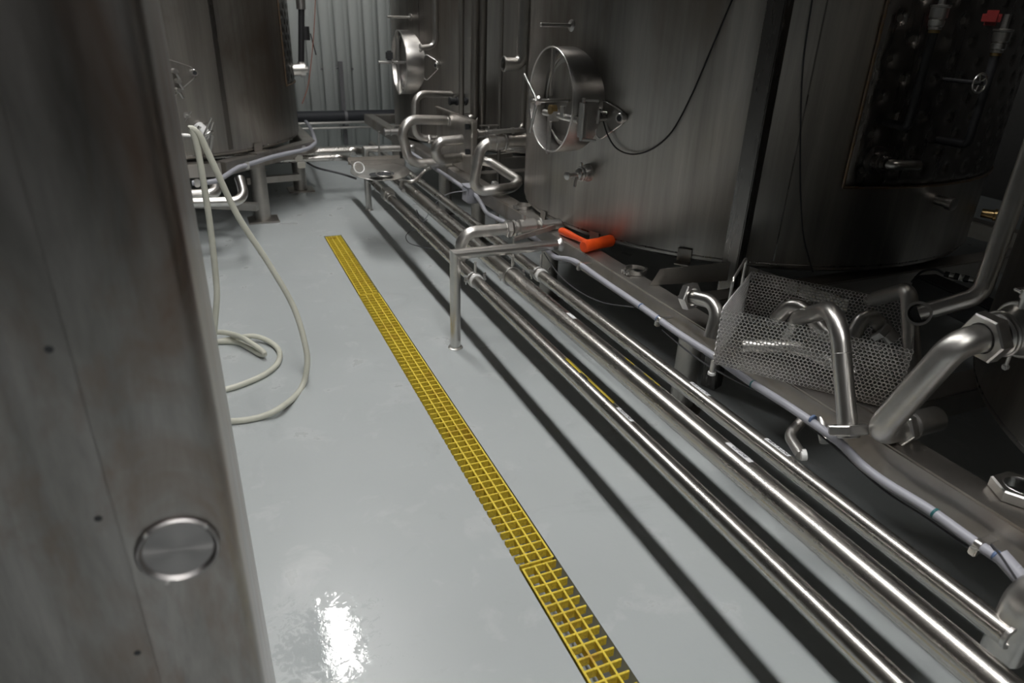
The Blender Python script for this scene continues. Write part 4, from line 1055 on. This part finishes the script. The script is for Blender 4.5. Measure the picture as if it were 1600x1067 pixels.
# pipes under the left tank
yb = onz(380, 318, 0.25).y
def L(px, py, Y): return ony(px, py, Y)
t = loop('polished drain pipe under the left tank, front run with an upturned end', [(270, 317, 4.5), (384, 314, 4.5), (374, 278, 4.62)], 4.5, 0.07, 0.030, mt='steel')
t = loop('polished drain pipe under the left tank, shorter run behind the front one', [(270, 306, 4.75), (338, 303, 4.75), (336, 288, 4.85)], 4.75, 0.06, 0.036, mt='steel')
# strut channel at far left stand and thin cable
q = onz(470, 262, 0.30)
t = thing('strut_clamp', 'small strut bracket with two pipe clamps at the far corner of the left stand', 'bracket', q)
MB().bar(onz(468, 236, 0.42), onz(470, 262, 0.30), 0.04, 0.04).build('strut', 'strut', t)
for (px, py) in ((466, 246), (470, 256)): MB().box(onz(px, py, 0.40) - V((0, 0.03, 0)), (0.06, 0.03, 0.05), bev=0.006).build('clamp', 'fitting', t)
tag(MB().tube(smooth_path([onz(x, y, 0.2) for x, y in ((480, 254), (495, 262), (515, 267), (535, 272), (556, 279))], 6), 0.009, 10).build('floor_cable', 'strut'), 'grey cable sagging across the aisle from the left stand to the round plate', 'cable')

# ------------------------------------------------------------------ back wall details
t = thing('wall_pipe', 'thick black pipe running along the foot of the back wall', 'pipe', (1.0, 8.25, 0.2))
A = ony(440, 182, 8.22); B_ = ony(625, 180, 8.22); zz = (A.z+B_.z)/2
MB().tube([(-2.5, 8.22, zz), (2.6, 8.22, zz)], 0.058, 24).build('tube', 'blackpipe', t)
for px in (538, ):
    q = ony(px, 181, 8.22); MB().ring((q.x, 8.22, zz), (1, 0, 0), 0.064, 0.057, 0.03).build('strap', 'strut', t)
    MB().box((q.x+0.015, 8.22, zz-0.085), (0.05, 0.08, 0.05), bev=0.004).build('saddle', 'strut', t)
q = ony(528, 96, 8.37); q2 = ony(544, 225, 8.37)
tag(MB().box((ony(536, 160, 8.37).x, 8.372, (q.z+q2.z)/2), (0.045, 0.04, q.z-q2.z)).build('strut_channel', 'strut'), 'upright grey strut channel fixed to the back wall above the black pipe', 'strut')
za = ony(530, 195, 8.1).z
for k, dz in enumerate((0.0, -0.055)):
    tag(MB().tube([(-2.0, 8.12, za+dz+0.02), (1.75, 8.12, za+dz+0.02)], 0.014, 12).build('thin_pipe', 'steel'), ['upper of the two thin pipes below the black wall pipe', 'lower of the two thin pipes below the black wall pipe'][k], 'pipe')
for k, (px, py) in enumerate(((503, 108), (527, 106), (551, 108))):
    q = ony(px, py, 8.39)
    tag(MB().lathe((q.x, 8.405, q.z), (0, -1, 0), [(0, 0.012), (0.01, 0.012), (0.012, 0.008), (0.016, 0.008)], 12).build('wall_screw', 'strut'), ['left wall screw above the black pipe', 'wall screw on the strut channel', 'right wall screw above the black pipe'][k], 'screw', 'screws in the back wall')

# ------------------------------------------------------------------ white hose
HY = 2.9
hk = ony(297, 203, HY)
t = thing('hose_hook', 'small chrome hook holding the top of the white hose beside the cabinet', 'hook', (hk.x-0.11, HY, 0))
MB().box((hk.x-0.11, HY+0.02, 0.51), (0.03, 0.03, 1.02), bev=0.003).build('post', 'steel', t)
MB().box((hk.x-0.14, HY+0.02, 0.005), (0.12, 0.12, 0.01), bev=0.002).build('foot_plate', 'steel', t)
MB().tube(fillet([(hk.x-0.11, HY, hk.z-0.012), (hk.x+0.01, HY, hk.z-0.02), (hk.x+0.035, HY, hk.z+0.012)], 0.01), 0.006, 10).build('hook_arm', 'fitting', t)
r_h = 0.0125
def hz(pts): return smooth_path([onz(x, y, z) for x, y, z in pts], 6)
t = thing('white_hose', 'cream white hose hanging from the hook and coiled on the floor behind the cabinet', 'hose', (0.1, 2.9, 0))
s1_ = [hk + V((-0.02, 0, -0.01)), ony(308, 230, HY), ony(318, 285, HY), ony(328, 350, HY), ony(337, 430, HY), ony(338, 478, HY-0.02)]
fl = [V((-0.14, 2.86, 0.06)), V((-0.22, 2.83, r_h))]
MB().tube(smooth_path([hk + V((0.0, 0, 0.004)), hk + V((0.006, 0, 0.0))] + s1_[1:] + fl, 6), r_h, 14).build('hanging_strand', 'hose', t)
s2_ = [hk + V((0.004, 0, 0.006)), ony(312, 212, HY), ony(335, 260, HY), ony(372, 338, HY), ony(420, 412, HY-0.02), ony(458, 478, HY-0.06), ony(476, 535, HY-0.12), ony(480, 570, HY-0.16), ony(470, 608, HY-0.21)]
s2_ += [onz(440, 636, 0.03), onz(405, 652, r_h), onz(360, 658, r_h), onz(320, 652, r_h)]
MB().tube(smooth_path(s2_, 6), r_h, 14).build('draped_strand', 'hose', t)
MB().tube(hz(((318, 541, r_h), (340, 534, r_h), (365, 529, 0.02), (395, 525, 0.03), (420, 533, 0.02), (436, 548, r_h), (434, 567, r_h), (415, 584, r_h), (385, 598, r_h), (354, 608, r_h), (318, 614, r_h))), r_h, 14).build('floor_coil', 'hose', t)
MB().tube(hz(((318, 522, 0.045), (345, 519, 0.045), (375, 526, 0.055), (400, 541, 0.045), (413, 552, 0.030), (405, 553, 0.014), (388, 543, r_h), (370, 535, r_h), (340, 534, r_h), (315, 536, r_h))), r_h, 14).build('floor_coil', 'hose', t)

# ------------------------------------------------------------------ fittings on the dark dimpled plate
for k, (px, py, lb) in enumerate(((1466, 25, 'silver pressure fitting on the dark dimpled plate, left of the red handle'), (1563, 62, 'silver pressure fitting below the red handle at the upper right'))):
    q = oncyl(px, py, TA[:2], TA[2]+0.14); t = thing('jacket_coupling', lb, 'fitting', q - up*0.05)
    MB().lathe(q - up*0.045, up, [(0, 0.02), (0.002, 0.022), (0.010, 0.022), (0.014, 0.026), (0.03, 0.027), (0.034, 0.022), (0.04, 0.03), (0.07, 0.030), (0.074, 0.034), (0.080, 0.034), (0.082, 0.012), (0.13, 0.012)], 28).build('body', 'fitting', t)
    MB().cyl(q - up*0.055, q - up*0.044, 0.019).build('brass_collar', 'brass', t)
    MB().cyl(q - up*0.35, q - up*0.055, 0.016).build('riser', 'black', t)
    n = V((q.x-TA[0], q.y-TA[1], 0)).normalized()
    MB().tube(fillet([q - up*0.34, q - up*0.38, q - up*0.38 - n*0.16], 0.03), 0.016, 14).build('elbow', 'black', t)
q = oncyl(1550, 28, TA[:2], TA[2]+0.14)
tag(MB().box(q, (0.06, 0.06, 0.05), Matrix.Rotation(0.5, 3, 'Z'), 0.012).build('red_valve_handle', 'red'), 'dark red valve handle at the upper right over the dimpled plate', 'handle')
q = oncyl(1531, 130, TA[:2], TA[2]+0.16); n = V((q.x-TA[0], q.y-TA[1], 0)).normalized()
t = thing('hand_wheel', 'small round valve hand wheel in the dark at the upper right', 'valve', q)
MB().torus(q, n, 0.033, 0.004, 30).build('rim', 'fitting', t)
u_, w_ = frame_of(n); b = MB()
for k in range(5): b.cyl(q, q + (u_*math.cos(k*2*PI/5)+w_*math.sin(k*2*PI/5))*0.033, 0.003, seg=8)
b.build('spokes', 'fitting', t); MB().cyl(q - n*0.16, q + n*0.008, 0.008).build('stem', 'black', t)
q = oncyl(1368, 250, TA[:2], TA[2]+0.008); n = V((q.x-TA[0], q.y-TA[1], 0)).normalized(); s = V((-n.y, n.x, 0)); s = s if s.dot(right) > 0 else -s
t = MB().lathe(q, n, [(0, 0.055), (0.02, 0.055), (0.022, 0.04), (0.06, 0.04), (0.062, 0.028), (0.09, 0.026)], 30).build('jacket_inlet', 'tank_dark', tA)
MB().tube(fillet([q + n*0.05, q + n*0.10, q + n*0.10 + s*0.12], 0.03), 0.02, 18).build('side_pipe', 'steel', t)
for k, (px, py, lb) in enumerate(((1484, 318, 'steel plug'), (1556, 336, 'brass coloured plug'))):
    q = oncyl(px, py, TA[:2], TA[2]+0.06); n = V((q.x-TA[0], q.y-TA[1], 0)).normalized()
    lab(MB().lathe(q - n*0.06, n, [(0, 0.02), (0.05, 0.022), (0.052, 0.028), (0.078, 0.028), (0.08, 0.02)], 24).build('pipe_plug', 'fitting' if k == 0 else 'brass', tA), lb)
# dark trough with small connectors
A = onz(1440, 445, 0.46); B2 = onz(1560, 500, 0.46)
t = thing('valve_block', 'dark box channel with a row of tiny air connectors, behind the open tube mouth', 'box', (A+B2)/2 - up*0.1)
MB().bar(A, B2, 0.12, 0.10, bev=0.006).build('channel', 'darkpaint', t)
dvec = (B2-A).normalized()
C0 = onz(1476, 428, 0.56); C1 = onz(1530, 440, 0.56); dvec = (C1-C0)
for k, (mt, rr_) in enumerate((('black', 0.012), ('fitting', 0.012), ('black', 0.014), ('white', 0.014), ('black', 0.014), ('fitting', 0.012), ('brass', 0.013))):
    MB().cyl(C0 + dvec*(k/7), C0 + dvec*((k+0.92)/7), rr_, seg=14).build('connector', mt, t)
MB().tube(smooth_path([C0, C0 + dvec*-0.3 + up*0.01, onz(1440, 425, 0.52), onz(1425, 440, 0.5)], 6), 0.005, 8).build('air_line', 'cable', t)

# ------------------------------------------------------------------ world and view
w = bpy.data.worlds.new('world'); sc.world = w; w.use_nodes = True
bg = w.node_tree.nodes['Background']; bg.inputs[0].default_value = (0.9, 0.95, 1.0, 1); bg.inputs[1].default_value = 0.1
sc.view_settings.view_transform = 'Standard'; sc.view_settings.look = 'None'; sc.view_settings.gamma = 1.0; sc.view_settings.use_curve_mapping = False
sc.view_settings.exposure = 0.0
sc.cycles.max_bounces = 8; sc.cycles.glossy_bounces = 5; sc.cycles.use_denoising = True
